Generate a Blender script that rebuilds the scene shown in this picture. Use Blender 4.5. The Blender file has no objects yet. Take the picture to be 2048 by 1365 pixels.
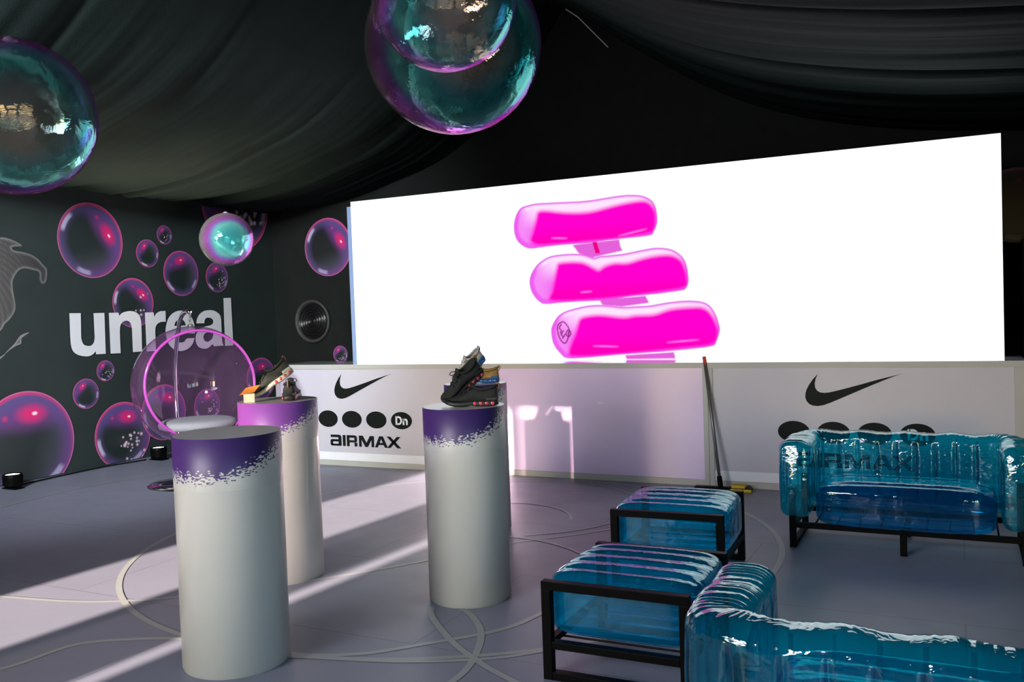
import bpy, bmesh, math, random
import numpy as np
from mathutils import Vector, Matrix, Euler

sc = bpy.context.scene
C = sc.collection
PI = math.pi
random.seed(4)

# ------------------------------------------------------------------ camera
cam = bpy.data.cameras.new('camera')
cam.sensor_width = 36.0
cam.lens = 1789.0 / 2048.0 * 36.0
cam.clip_end = 400
cam_o = bpy.data.objects.new('camera', cam)
C.objects.link(cam_o)
CR = np.array([[0.8938, -0.0166, -0.4481], [0.4470, -0.0457, 0.8934]])
_r = [Vector(CR[0]).normalized(), Vector(CR[1]).normalized()]
_xa, _yb = _r[0], _r[1]
_xa = (_xa - _yb * _xa.dot(_yb)).normalized()
_zu = _xa.cross(_yb)
M = Matrix(((_xa.x, -_xa.y, -_xa.z), (_yb.x, -_yb.y, -_yb.z), (_zu.x, -_zu.y, -_zu.z)))
cam_o.matrix_world = Matrix.Translation((0, 0, 1.6)) @ M.to_4x4()
sc.camera = cam_o

# ------------------------------------------------------------------ world, sun, exposure
SKY = 1.25
SUN = 45.0
w = bpy.data.worlds.new('sky_world')
sc.world = w
w.use_nodes = True
nt = w.node_tree
nt.nodes.clear()
sky = nt.nodes.new('ShaderNodeTexSky')
sky.sky_type = 'NISHITA'
sky.sun_disc = False
sky.sun_elevation = math.radians(9.5)
sky.sun_rotation = math.radians(184)
bg = nt.nodes.new('ShaderNodeBackground')
bg.inputs['Strength'].default_value = SKY
ow = nt.nodes.new('ShaderNodeOutputWorld')
tint = nt.nodes.new('ShaderNodeMix'); tint.data_type = 'RGBA'; tint.blend_type = 'MULTIPLY'
tint.inputs[0].default_value = 1.0; tint.inputs[7].default_value = (.74, .97, 1.22, 1)
nt.links.new(sky.outputs[0], tint.inputs[6])
nt.links.new(tint.outputs[2], bg.inputs['Color'])
nt.links.new(bg.outputs[0], ow.inputs['Surface'])

sl = bpy.data.lights.new('sun', 'SUN')
sl.energy = SUN
sl.angle = math.radians(0.6)
sl.color = (1.0, 0.82, 0.70)
so = bpy.data.objects.new('sun', sl)
C.objects.link(so)
az, el = math.radians(4.2), math.radians(9.5)
sd = Vector((math.sin(az) * math.cos(el), math.cos(az) * math.cos(el), -math.sin(el)))
so.rotation_euler = sd.to_track_quat('-Z', 'Y').to_euler()
so.location = (-6, -20, 8)

# added spot, unseen behind the camera, to brighten the printed wall
st = bpy.data.lights.new('wall_fill_spot', 'SPOT')
st.energy = 6000; st.spot_size = math.radians(44); st.spot_blend = .8; st.shadow_soft_size = .35; st.color = (.90, .97, 1.0)
sto = bpy.data.objects.new('wall_fill_spot', st); C.objects.link(sto)
sto.location = (-3.6, -1.6, 4.0)
sto.rotation_euler = (Vector((-8.75, 8.4, 1.6)) - Vector(sto.location)).to_track_quat('-Z', 'Y').to_euler()

# added soft area fill, unseen at the rear left, to brighten counter and floor
fl_ = bpy.data.lights.new('counter_fill_area', 'AREA')
fl_.shape = 'RECTANGLE'; fl_.size = 5.0; fl_.size_y = 1.3; fl_.energy = 82; fl_.spread = math.radians(62); fl_.color = (.97, .96, 1.0)
flo = bpy.data.objects.new('counter_fill_area', fl_); C.objects.link(flo)
flo.location = (-4.4, -3.6, 3.3)
flo.rotation_euler = (Vector((-.9, 7.0, .35)) - Vector(flo.location)).to_track_quat('-Z', 'Y').to_euler()

sc.view_settings.view_transform = 'Standard'
sc.view_settings.look = 'None'
sc.view_settings.exposure = 0.0
sc.view_settings.gamma = 1.0
sc.view_settings.use_curve_mapping = False
sc.cycles.transparent_max_bounces = 32
SCREEN_L = 1.7

# ------------------------------------------------------------------ helpers
def tag(o, label=None, cat=None, group=None, kind=None):
    if label: o['label'] = label
    if cat: o['category'] = cat
    if group: o['group'] = group
    if kind: o['kind'] = kind
    return o

def empty(name, loc=(0, 0, 0), rot=(0, 0, 0), label=None, cat=None, group=None):
    o = bpy.data.objects.new(name, None)
    o.empty_display_size = 0.1
    C.objects.link(o)
    o.location = loc
    o.rotation_euler = rot
    return tag(o, label, cat, group)

def link_mesh(name, me, m=None, parent=None, smooth=False):
    o = bpy.data.objects.new(name, me)
    C.objects.link(o)
    if m: me.materials.append(m)
    if parent: o.parent = parent
    if smooth:
        for p in me.polygons: p.use_smooth = True
    return o

def obj(name, bm, m=None, parent=None, smooth=False, bevel=0, seg=2, recalc=True):
    if recalc: bmesh.ops.recalc_face_normals(bm, faces=bm.faces)
    me = bpy.data.meshes.new(name)
    bm.to_mesh(me); bm.free()
    o = link_mesh(name, me, m, parent, smooth)
    if bevel:
        b = o.modifiers.new('bevel', 'BEVEL')
        b.width = bevel; b.segments = seg; b.limit_method = 'ANGLE'
    return o

def BM(): return bmesh.new()

def box(bm, x0, x1, y0, y1, z0, z1):
    v = [bm.verts.new(p) for p in ((x0,y0,z0),(x1,y0,z0),(x1,y1,z0),(x0,y1,z0),(x0,y0,z1),(x1,y0,z1),(x1,y1,z1),(x0,y1,z1))]
    for f in ((0,3,2,1),(4,5,6,7),(0,1,5,4),(1,2,6,5),(2,3,7,6),(3,0,4,7)):
        bm.faces.new([v[i] for i in f])
    return bm

def bar(bm, p, q, w, h=None):
    """square bar from p to q"""
    p, q = Vector(p), Vector(q); h = h or w
    d = (q - p).normalized()
    up = Vector((0, 0, 1)) if abs(d.z) < .9 else Vector((0, 1, 0))
    a = d.cross(up).normalized() * w / 2
    b = a.cross(d).normalized() * h / 2
    V = [bm.verts.new(x) for x in (p-a-b, p+a-b, p+a+b, p-a+b, q-a-b, q+a-b, q+a+b, q-a+b)]
    for f in ((0,3,2,1),(4,5,6,7),(0,1,5,4),(1,2,6,5),(2,3,7,6),(3,0,4,7)):
        bm.faces.new([V[i] for i in f])
    return bm

def lathe(bm, prof, seg=48, c=(0, 0, 0), axis='z', cap0=True, cap1=True):
    rings = []
    for r, z in prof:
        ring = []
        for i in range(seg):
            a = 2 * PI * i / seg
            p = (r*math.cos(a), r*math.sin(a), z)
            if axis == 'y': p = (p[0], p[2], p[1])
            if axis == 'x': p = (p[2], p[0], p[1])
            ring.append(bm.verts.new((p[0]+c[0], p[1]+c[1], p[2]+c[2])))
        rings.append(ring)
    for a, b in zip(rings, rings[1:]):
        for i in range(seg):
            j = (i+1) % seg
            bm.faces.new((a[i], a[j], b[j], b[i]))
    if cap0: bm.faces.new(rings[0][::-1])
    if cap1: bm.faces.new(rings[-1])
    return bm

def catmull(pts, n=8, closed=False):
    P = [Vector(p) for p in pts]
    out = []
    N = len(P)
    rng = range(N) if closed else range(N-1)
    for i in rng:
        if closed:
            p0, p1, p2, p3 = P[(i-1) % N], P[i], P[(i+1) % N], P[(i+2) % N]
        else:
            p0 = P[max(i-1, 0)]; p1 = P[i]; p2 = P[i+1]; p3 = P[min(i+2, N-1)]
        for k in range(n):
            t = k / n
            out.append(0.5*((2*p1) + (p2-p0)*t + (2*p0-5*p1+4*p2-p3)*t*t + (3*p1-p0-3*p2+p3)*t**3))
    if not closed: out.append(P[-1])
    return out

def tube(bm, pts, r, seg=10, closed=False, cap=True):
    P = [Vector(p) for p in pts]
    N = len(P)
    rr = r if isinstance(r, (list, tuple)) else [r] * N
    rings = []
    ref = Vector((0, 0, 1))
    prev = None
    for i in range(N):
        if closed: d = (P[(i+1) % N] - P[i-1])
        else: d = P[min(i+1, N-1)] - P[max(i-1, 0)]
        d.normalize()
        if prev is None:
            a = d.cross(ref)
            if a.length < 1e-3: a = d.cross(Vector((0, 1, 0)))
        else:
            a = prev - d * prev.dot(d)
        a.normalize(); prev = a
        b = d.cross(a)
        rings.append([bm.verts.new(P[i] + (a*math.cos(2*PI*k/seg) + b*math.sin(2*PI*k/seg)) * rr[i]) for k in range(seg)])
    for i in range(N if closed else N-1):
        A, B = rings[i], rings[(i+1) % N]
        for k in range(seg):
            j = (k+1) % seg
            bm.faces.new((A[k], A[j], B[j], B[k]))
    if cap and not closed:
        bm.faces.new(rings[0][::-1]); bm.faces.new(rings[-1])
    return bm

def pillow(hx, hy, hz, p=6.0, cuts=28, chan=0, amp=0.0, caxis=1, bulge=0.0):
    """inflated box: rounded block with parallel welded channels on top and bottom"""
    bm = BM()
    bmesh.ops.create_cube(bm, size=2)
    bmesh.ops.subdivide_edges(bm, edges=bm.edges[:], cuts=cuts, use_grid_fill=True)
    for v in bm.verts:
        c = [math.copysign(abs(t)**0.8, t) for t in v.co]
        n = (abs(c[0])**p + abs(c[1])**p + abs(c[2])**p) ** (1/p)
        x, y, z = (t/n for t in c)
        ux, uy = x, y
        b = 1 + bulge * (1 - x*x) * (1 - y*y)
        zz = z * hz * b
        if chan:
            u = (uy if caxis == 1 else ux)
            k = abs(math.cos(PI * chan * (u + 1) / 2 + PI/2))**0.7
            edge = (1 - (ux if caxis == 1 else uy)**4)
            zz += math.copysign(1, z) * amp * (k - .6) * min(1, abs(z)**3) * edge
        v.co = (x*hx, y*hy, zz)
    return bm

# ---- 2-D outlines turned into thin raised lettering on a plane
def outline_prism(bm, loop, fn, t):
    a = [bm.verts.new(fn(u, v, 0)) for u, v in loop]
    b = [bm.verts.new(fn(u, v, t)) for u, v in loop]
    bm.faces.new(b)
    n = len(loop)
    for i in range(n):
        j = (i+1) % n
        bm.faces.new((a[i], a[j], b[j], b[i]))

def ring_prism(bm, outer, inner, fn, t):
    n = len(outer)
    ob = [bm.verts.new(fn(u, v, t)) for u, v in outer]
    ib = [bm.verts.new(fn(u, v, t)) for u, v in inner]
    oa = [bm.verts.new(fn(u, v, 0)) for u, v in outer]
    ia = [bm.verts.new(fn(u, v, 0)) for u, v in inner]
    for i in range(n):
        j = (i+1) % n
        bm.faces.new((ob[i], ob[j], ib[j], ib[i]))
        bm.faces.new((oa[i], oa[j], ob[j], ob[i]))
        bm.faces.new((ia[i], ia[j], ib[j], ib[i]))

def stroke(bm, pts, wds, fn, t):
    """ribbon along 2-D points with a width per point"""
    P = [Vector((p[0], p[1])) for p in pts]
    L, Rr = [], []
    for i, p in enumerate(P):
        d = (P[min(i+1, len(P)-1)] - P[max(i-1, 0)]).normalized()
        n = Vector((-d.y, d.x)) * (wds[min(i, len(wds)-1)] if isinstance(wds, (list, tuple)) else wds) / 2
        L.append(p+n); Rr.append(p-n)
    la = [bm.verts.new(fn(q.x, q.y, t)) for q in L]
    ra = [bm.verts.new(fn(q.x, q.y, t)) for q in Rr]
    lb = [bm.verts.new(fn(q.x, q.y, 0)) for q in L]
    rb = [bm.verts.new(fn(q.x, q.y, 0)) for q in Rr]
    for i in range(len(P)-1):
        bm.faces.new((la[i], la[i+1], ra[i+1], ra[i]))
        bm.faces.new((lb[i], lb[i+1], la[i+1], la[i]))
        bm.faces.new((rb[i], rb[i+1], ra[i+1], ra[i]))
    bm.faces.new((la[0], ra[0], rb[0], lb[0]))
    bm.faces.new((la[-1], ra[-1], rb[-1], lb[-1]))

def ell(cx, cy, rx, ry, n=64, a0=0, a1=2*PI):
    return [(cx + rx*math.cos(a0 + (a1-a0)*i/n), cy + ry*math.sin(a0 + (a1-a0)*i/n)) for i in range(n)]

# ------------------------------------------------------------------ materials
def node(nt, t, **kw):
    n = nt.nodes.new(t)
    for k, v in kw.items():
        if k.startswith('_'): n.inputs[k[1:].replace('_', ' ')].default_value = v
        else: setattr(n, k, v)
    return n

def mat(name, col, rough=.5, metal=0, noise=0.06, scale=8, spec=.5, bump=0, bscale=60, coat=0, stretch=None):
    m = bpy.data.materials.new(name)
    m.use_nodes = True
    nt = m.node_tree
    b = nt.nodes['Principled BSDF']
    b.inputs['Roughness'].default_value = rough
    b.inputs['Metallic'].default_value = metal
    b.inputs['Specular IOR Level'].default_value = spec
    if coat:
        b.inputs['Coat Weight'].default_value = coat
        b.inputs['Coat Roughness'].default_value = .08
    tc = node(nt, 'ShaderNodeTexCoord')
    vec = tc.outputs['Object']
    if stretch:
        mp = node(nt, 'ShaderNodeMapping'); mp.inputs['Scale'].default_value = stretch
        nt.links.new(vec, mp.inputs['Vector']); vec = mp.outputs[0]
    nz = node(nt, 'ShaderNodeTexNoise'); nz.inputs['Scale'].default_value = scale; nz.inputs['Detail'].default_value = 4
    nt.links.new(vec, nz.inputs['Vector'])
    mx = node(nt, 'ShaderNodeMix', data_type='RGBA')
    mx.inputs[6].default_value = tuple(c*(1-noise) for c in col) + (1,)
    mx.inputs[7].default_value = tuple(min(1, c*(1+noise)) for c in col) + (1,)
    nt.links.new(nz.outputs[0], mx.inputs[0])
    nt.links.new(mx.outputs[2], b.inputs['Base Color'])
    if bump:
        n2 = node(nt, 'ShaderNodeTexNoise'); n2.inputs['Scale'].default_value = bscale; n2.inputs['Detail'].default_value = 3
        nt.links.new(vec, n2.inputs['Vector'])
        bp = node(nt, 'ShaderNodeBump'); bp.inputs['Strength'].default_value = bump; bp.inputs['Distance'].default_value = .01
        nt.links.new(n2.outputs[0], bp.inputs['Height']); nt.links.new(bp.outputs[0], b.inputs['Normal'])
    return m

def clear_film(name, tint, gloss=(1, 1, 1), ior=1.5, rough=.04, add=.0, bump=0, bscale=20, stretch=(1, 1, 1), dif=None, difw=.05):
    """thin see-through plastic skin: tinted transmission plus mirror-like Fresnel sheen"""
    m = bpy.data.materials.new(name); m.use_nodes = True
    nt = m.node_tree; nt.nodes.clear()
    out = node(nt, 'ShaderNodeOutputMaterial')
    tr = node(nt, 'ShaderNodeBsdfTransparent'); tr.inputs[0].default_value = tint + (1,)
    gl = node(nt, 'ShaderNodeBsdfGlossy'); gl.inputs['Color'].default_value = gloss + (1,); gl.inputs['Roughness'].default_value = rough
    fr = node(nt, 'ShaderNodeLayerWeight'); fr.inputs['Blend'].default_value = .5
    pw = node(nt, 'ShaderNodeMath', operation='POWER'); pw.inputs[1].default_value = 4.5
    nt.links.new(fr.outputs['Facing'], pw.inputs[0])
    f0 = ((ior-1)/(ior+1))**2 + add
    ad = node(nt, 'ShaderNodeMath', operation='MULTIPLY_ADD', use_clamp=True); ad.inputs[1].default_value = 1-f0; ad.inputs[2].default_value = f0
    nt.links.new(pw.outputs[0], ad.inputs[0])
    mx = node(nt, 'ShaderNodeMixShader')
    src = tr.outputs[0]
    if dif:
        d = node(nt, 'ShaderNodeBsdfDiffuse'); d.inputs[0].default_value = dif + (1,)
        m2 = node(nt, 'ShaderNodeMixShader'); m2.inputs[0].default_value = difw
        nt.links.new(tr.outputs[0], m2.inputs[1]); nt.links.new(d.outputs[0], m2.inputs[2])
        src = m2.outputs[0]
    nt.links.new(ad.outputs[0], mx.inputs[0]); nt.links.new(src, mx.inputs[1]); nt.links.new(gl.outputs[0], mx.inputs[2])
    nt.links.new(mx.outputs[0], out.inputs['Surface'])
    if bump:
        tc = node(nt, 'ShaderNodeTexCoord'); mp = node(nt, 'ShaderNodeMapping'); mp.inputs['Scale'].default_value = stretch
        nz = node(nt, 'ShaderNodeTexNoise'); nz.inputs['Scale'].default_value = bscale; nz.inputs['Detail'].default_value = 3; nz.inputs['Distortion'].default_value = .4
        bp = node(nt, 'ShaderNodeBump'); bp.inputs['Strength'].default_value = bump; bp.inputs['Distance'].default_value = .02
        nt.links.new(tc.outputs['Object'], mp.inputs[0]); nt.links.new(mp.outputs[0], nz.inputs['Vector'])
        nt.links.new(nz.outputs[0], bp.inputs['Height'])
        nt.links.new(bp.outputs[0], gl.inputs['Normal']); nt.links.new(bp.outputs[0], fr.inputs['Normal'])
    return m

def emit(name, col, s):
    m = bpy.data.materials.new(name); m.use_nodes = True
    nt = m.node_tree; nt.nodes.clear()
    e = node(nt, 'ShaderNodeEmission'); e.inputs[0].default_value = col + (1,); e.inputs[1].default_value = s
    o = node(nt, 'ShaderNodeOutputMaterial'); nt.links.new(e.outputs[0], o.inputs[0])
    return m

def attr_mat(name, emission=None, rough=.4):
    m = bpy.data.materials.new(name); m.use_nodes = True
    nt = m.node_tree
    a = node(nt, 'ShaderNodeVertexColor'); a.layer_name = 'print'
    if emission:
        nt.nodes.clear()
        a = node(nt, 'ShaderNodeVertexColor'); a.layer_name = 'print'
        e = node(nt, 'ShaderNodeEmission'); e.inputs[1].default_value = emission
        o = node(nt, 'ShaderNodeOutputMaterial')
        nt.links.new(a.outputs[0], e.inputs[0]); nt.links.new(e.outputs[0], o.inputs[0])
    else:
        b = nt.nodes['Principled BSDF']; b.inputs['Roughness'].default_value = rough
        nt.links.new(a.outputs[0], b.inputs['Base Color'])
    return m

def iridescent(name, seed=0.0, lo=.20, hi=.50, shift=.0, body=.05):
    """soap-bubble film: reflectance hue drifts with film thickness and viewing angle"""
    m = bpy.data.materials.new(name); m.use_nodes = True
    nt = m.node_tree; nt.nodes.clear()
    out = node(nt, 'ShaderNodeOutputMaterial')
    lw = node(nt, 'ShaderNodeLayerWeight'); lw.inputs['Blend'].default_value = .5
    tc = node(nt, 'ShaderNodeTexCoord'); mp = node(nt, 'ShaderNodeMapping'); mp.inputs['Location'].default_value = (seed, seed*2, 0)
    nz = node(nt, 'ShaderNodeTexNoise'); nz.inputs['Scale'].default_value = 2.2; nz.inputs['Detail'].default_value = 2
    nt.links.new(tc.outputs['Object'], mp.inputs[0]); nt.links.new(mp.outputs[0], nz.inputs['Vector'])
    ma = node(nt, 'ShaderNodeMath', operation='MULTIPLY_ADD'); ma.inputs[1].default_value = .40; ma.inputs[2].default_value = -.20
    nt.links.new(nz.outputs[0], ma.inputs[0])
    ad = node(nt, 'ShaderNodeMath', operation='ADD', use_clamp=True)
    # the film is thinner towards one side, so the colours slide across the ball
    vd = node(nt, 'ShaderNodeVectorMath', operation='DOT_PRODUCT'); vd.inputs[1].default_value = (-.16, -.13, .05)
    nn = node(nt, 'ShaderNodeVectorMath', operation='NORMALIZE'); nt.links.new(tc.outputs['Object'], nn.inputs[0]); nt.links.new(nn.outputs[0], vd.inputs[0])
    a1 = node(nt, 'ShaderNodeMath', operation='ADD'); nt.links.new(lw.outputs['Facing'], a1.inputs[0]); nt.links.new(vd.outputs['Value'], a1.inputs[1])
    a2 = node(nt, 'ShaderNodeMath', operation='ADD'); nt.links.new(a1.outputs[0], a2.inputs[0]); a2.inputs[1].default_value = shift
    nt.links.new(a2.outputs[0], ad.inputs[0]); nt.links.new(ma.outputs[0], ad.inputs[1])
    cr = node(nt, 'ShaderNodeValToRGB')
    el = cr.color_ramp.elements
    stops = [(0.0, (.85, .58, .40)), (.10, (.35, .58, .58)), (.20, (.06, .50, .52)), (.32, (.16, .75, .68)), (.42, (.3, 1, .85)),
             (.52, (.35, .5, .9)), (.62, (.65, .2, .9)), (.76, (.75, .2, .6)), (.88, (.6, .35, .5)), (1.0, (.6, .55, .55))]
    el[0].position = 0; el[0].color = stops[0][1] + (1,)
    el[1].position = 1; el[1].color = stops[-1][1] + (1,)
    for p, c in stops[1:-1]:
        e = el.new(p); e.color = c + (1,)
    nt.links.new(ad.outputs[0], cr.inputs[0])
    gl = node(nt, 'ShaderNodeBsdfGlossy'); gl.inputs['Roughness'].default_value = .03
    nt.links.new(cr.outputs[0], gl.inputs['Color'])
    tr = node(nt, 'ShaderNodeBsdfTransparent'); tr.inputs[0].default_value = (.93, .93, .95, 1)
    fa = node(nt, 'ShaderNodeMapRange'); fa.inputs['To Min'].default_value = lo; fa.inputs['To Max'].default_value = hi
    nt.links.new(lw.outputs['Facing'], fa.inputs['Value'])
    mx = node(nt, 'ShaderNodeMixShader')
    nt.links.new(fa.outputs[0], mx.inputs[0]); nt.links.new(tr.outputs[0], mx.inputs[1]); nt.links.new(gl.outputs[0], mx.inputs[2])
    df = node(nt, 'ShaderNodeBsdfDiffuse'); nt.links.new(cr.outputs[0], df.inputs[0])
    mb = node(nt, 'ShaderNodeMixShader'); mb.inputs[0].default_value = body
    nt.links.new(tr.outputs[0], mb.inputs[1]); nt.links.new(df.outputs[0], mb.inputs[2]); nt.links.new(mb.outputs[0], mx.inputs[1])
    # crinkles that run out from the welded seams
    wv = node(nt, 'ShaderNodeTexNoise'); wv.inputs['Scale'].default_value = 7; wv.inputs['Detail'].default_value = 5; wv.inputs['Distortion'].default_value = 1.2
    nt.links.new(mp.outputs[0], wv.inputs['Vector'])
    bp = node(nt, 'ShaderNodeBump'); bp.inputs['Strength'].default_value = .35; bp.inputs['Distance'].default_value = .02
    nt.links.new(wv.outputs[0], bp.inputs['Height']); nt.links.new(bp.outputs[0], gl.inputs['Normal'])
    nt.links.new(mx.outputs[0], out.inputs['Surface'])
    return m

M_black_metal = mat('black_steel', (.0025, .0022, .0022), .45, 0, .2, 30, spec=.04)
M_black_paint = mat('black_print', (.006, .008, .007), .55, 0, .1, 30, spec=.12)
M_wall_black = mat('black_printed_wall', (.020, .030, .029), .55, 0, .25, 3, spec=.4)
M_wall_back = mat('black_fabric_wall', (.012, .014, .013), .85, 0, .25, 6, spec=.1)
M_cloth = mat('black_tent_lining', (.0125, .021, .019), .8, 0, .3, 2, spec=.08, bump=.25, bscale=90)
M_white_lam = mat('white_laminate', (.53, .52, .51), .28, 0, .02, 5)
M_top_lam = mat('white_lid_laminate', (.55, .55, .54), .3, 0, .02, 5)
M_counter_w = mat('counter_panel_white', (.50, .475, .54), .45, 0, .02, 4)
M_counter_f = mat('counter_frame_grey', (.42, .41, .39), .5, 0, .03, 8)
M_counter_top = mat('glossy_white_worktop', (.55, .58, .62), .06, 0, .02, 3, coat=.6)
M_lilac = mat('glossy_lilac_panel', (.72, .57, .82), .2, 0, .03, 1.5)
M_white_strip = mat('white_bottom_strip', (.75, .75, .82), .35, 0, .02, 6)
M_white_print = mat('white_print', (.72, .71, .76), .5, 0, .03, 6)
M_chrome = mat('chrome', (.75, .74, .76), .08, 1, .03, 6)
M_grey_fab = mat('grey_cushion_fabric', (.28, .27, .30), .85, 0, .12, 60, bump=.3, bscale=200)
M_ring = mat('magenta_acrylic_rim', (.46, .06, .40), .12, 0, .05, 6, coat=.5)
M_vinyl = clear_film('clear_blue_vinyl', (.03, .61, .80), (.72, .97, 1), 1.45, .05, .0, bump=.35, bscale=9, stretch=(1, 1, 1), dif=(.0, .27, .50), difw=.16)
M_vinyl_s = clear_film('creased_blue_vinyl', (.06, .70, .80), (.88, 1, 1), 1.55, .06, .03, bump=.40, bscale=7, stretch=(1.4, 1.4, 3), dif=(.0, .27, .45), difw=.12)
M_weld = clear_film('welded_vinyl_seam', (.05, .45, .62), (.85, 1, 1), 1.5, .08, .01, dif=(.0, .10, .22), difw=.15)
M_vinyl_b = clear_film('deep_blue_vinyl', (.05, .52, .78), (.85, 1, 1), 1.5, .05, .015, bump=.35, bscale=9, dif=(.0, .14, .34), difw=.08)
M_bubble = clear_film('pink_tinted_acrylic', (.88, .73, .90), (1, .9, 1), 1.45, .02, .01, dif=(.5, .22, .5), difw=.08)
M_nylon = clear_film('clear_nylon', (.97, .97, .97), (.3, .3, .3), 1.1, .3)
M_edge = clear_film('milky_blue_strip', (.5, .52, .6), (1, 1, 1), 1.45, .3, .02, dif=(.45, .6, .95), difw=.5)
M_film_door = clear_film('tinted_door_film', (.27, .255, .26), (1, 1, 1), 1.4, .05, .0)
M_orange = mat('orange_card', (.80, .32, .05), .6, 0, .05, 20)
M_cream = mat('cream_card', (.75, .68, .48), .6, 0, .05, 20)
M_yellow = mat('yellow_foam', (.62, .42, .03), .8, 0, .15, 40, bump=.4)
M_pole = mat('grey_metal_pole', (.17, .16, .16), .4, .6, .1, 20)
M_redtip = mat('red_orange_grip', (.55, .07, .02), .5, 0, .05, 20)
M_lensglow = emit('lamp_lens_glow', (.95, .92, 1), 6)
M_seam = mat('film_seam', (.45, .30, .55), .3, 0, .05, 10)

# floor: grey vinyl with faint board joints
def floor_mat():
    m = mat('grey_vinyl_floor', (.215, .225, .29), .42, 0, .10, 1.3, spec=.4)
    nt = m.node_tree; b = nt.nodes['Principled BSDF']
    tc = node(nt, 'ShaderNodeTexCoord')
    br = node(nt, 'ShaderNodeTexBrick')
    br.inputs['Scale'].default_value = 1; br.inputs['Brick Width'].default_value = 2.4; br.inputs['Row Height'].default_value = 1.2
    br.inputs['Mortar Size'].default_value = .004; br.inputs['Mortar Smooth'].default_value = .3
    br.inputs['Color1'].default_value = (1, 1, 1, 1); br.inputs['Color2'].default_value = (.95, .95, .95, 1); br.inputs['Mortar'].default_value = (.62, .62, .62, 1)
    nt.links.new(tc.outputs['Object'], br.inputs['Vector'])
    src = b.inputs['Base Color'].links[0].from_socket
    mu = node(nt, 'ShaderNodeMix', data_type='RGBA', blend_type='MULTIPLY'); mu.inputs[0].default_value = 1
    nt.links.new(src, mu.inputs[6]); nt.links.new(br.outputs[0], mu.inputs[7])
    nt.links.new(mu.outputs[2], b.inputs['Base Color'])
    n2 = node(nt, 'ShaderNodeTexNoise'); n2.inputs['Scale'].default_value = 5; n2.inputs['Detail'].default_value = 6
    nt.links.new(tc.outputs['Object'], n2.inputs['Vector'])
    mr = node(nt, 'ShaderNodeMapRange'); mr.inputs['To Min'].default_value = .34; mr.inputs['To Max'].default_value = .52
    nt.links.new(n2.outputs[0], mr.inputs['Value']); nt.links.new(mr.outputs[0], b.inputs['Roughness'])
    return m
M_floor = floor_mat()
M_floor_line = mat('pale_floor_line', (.31, .325, .32), .42, 0, .08, 5)

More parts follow.
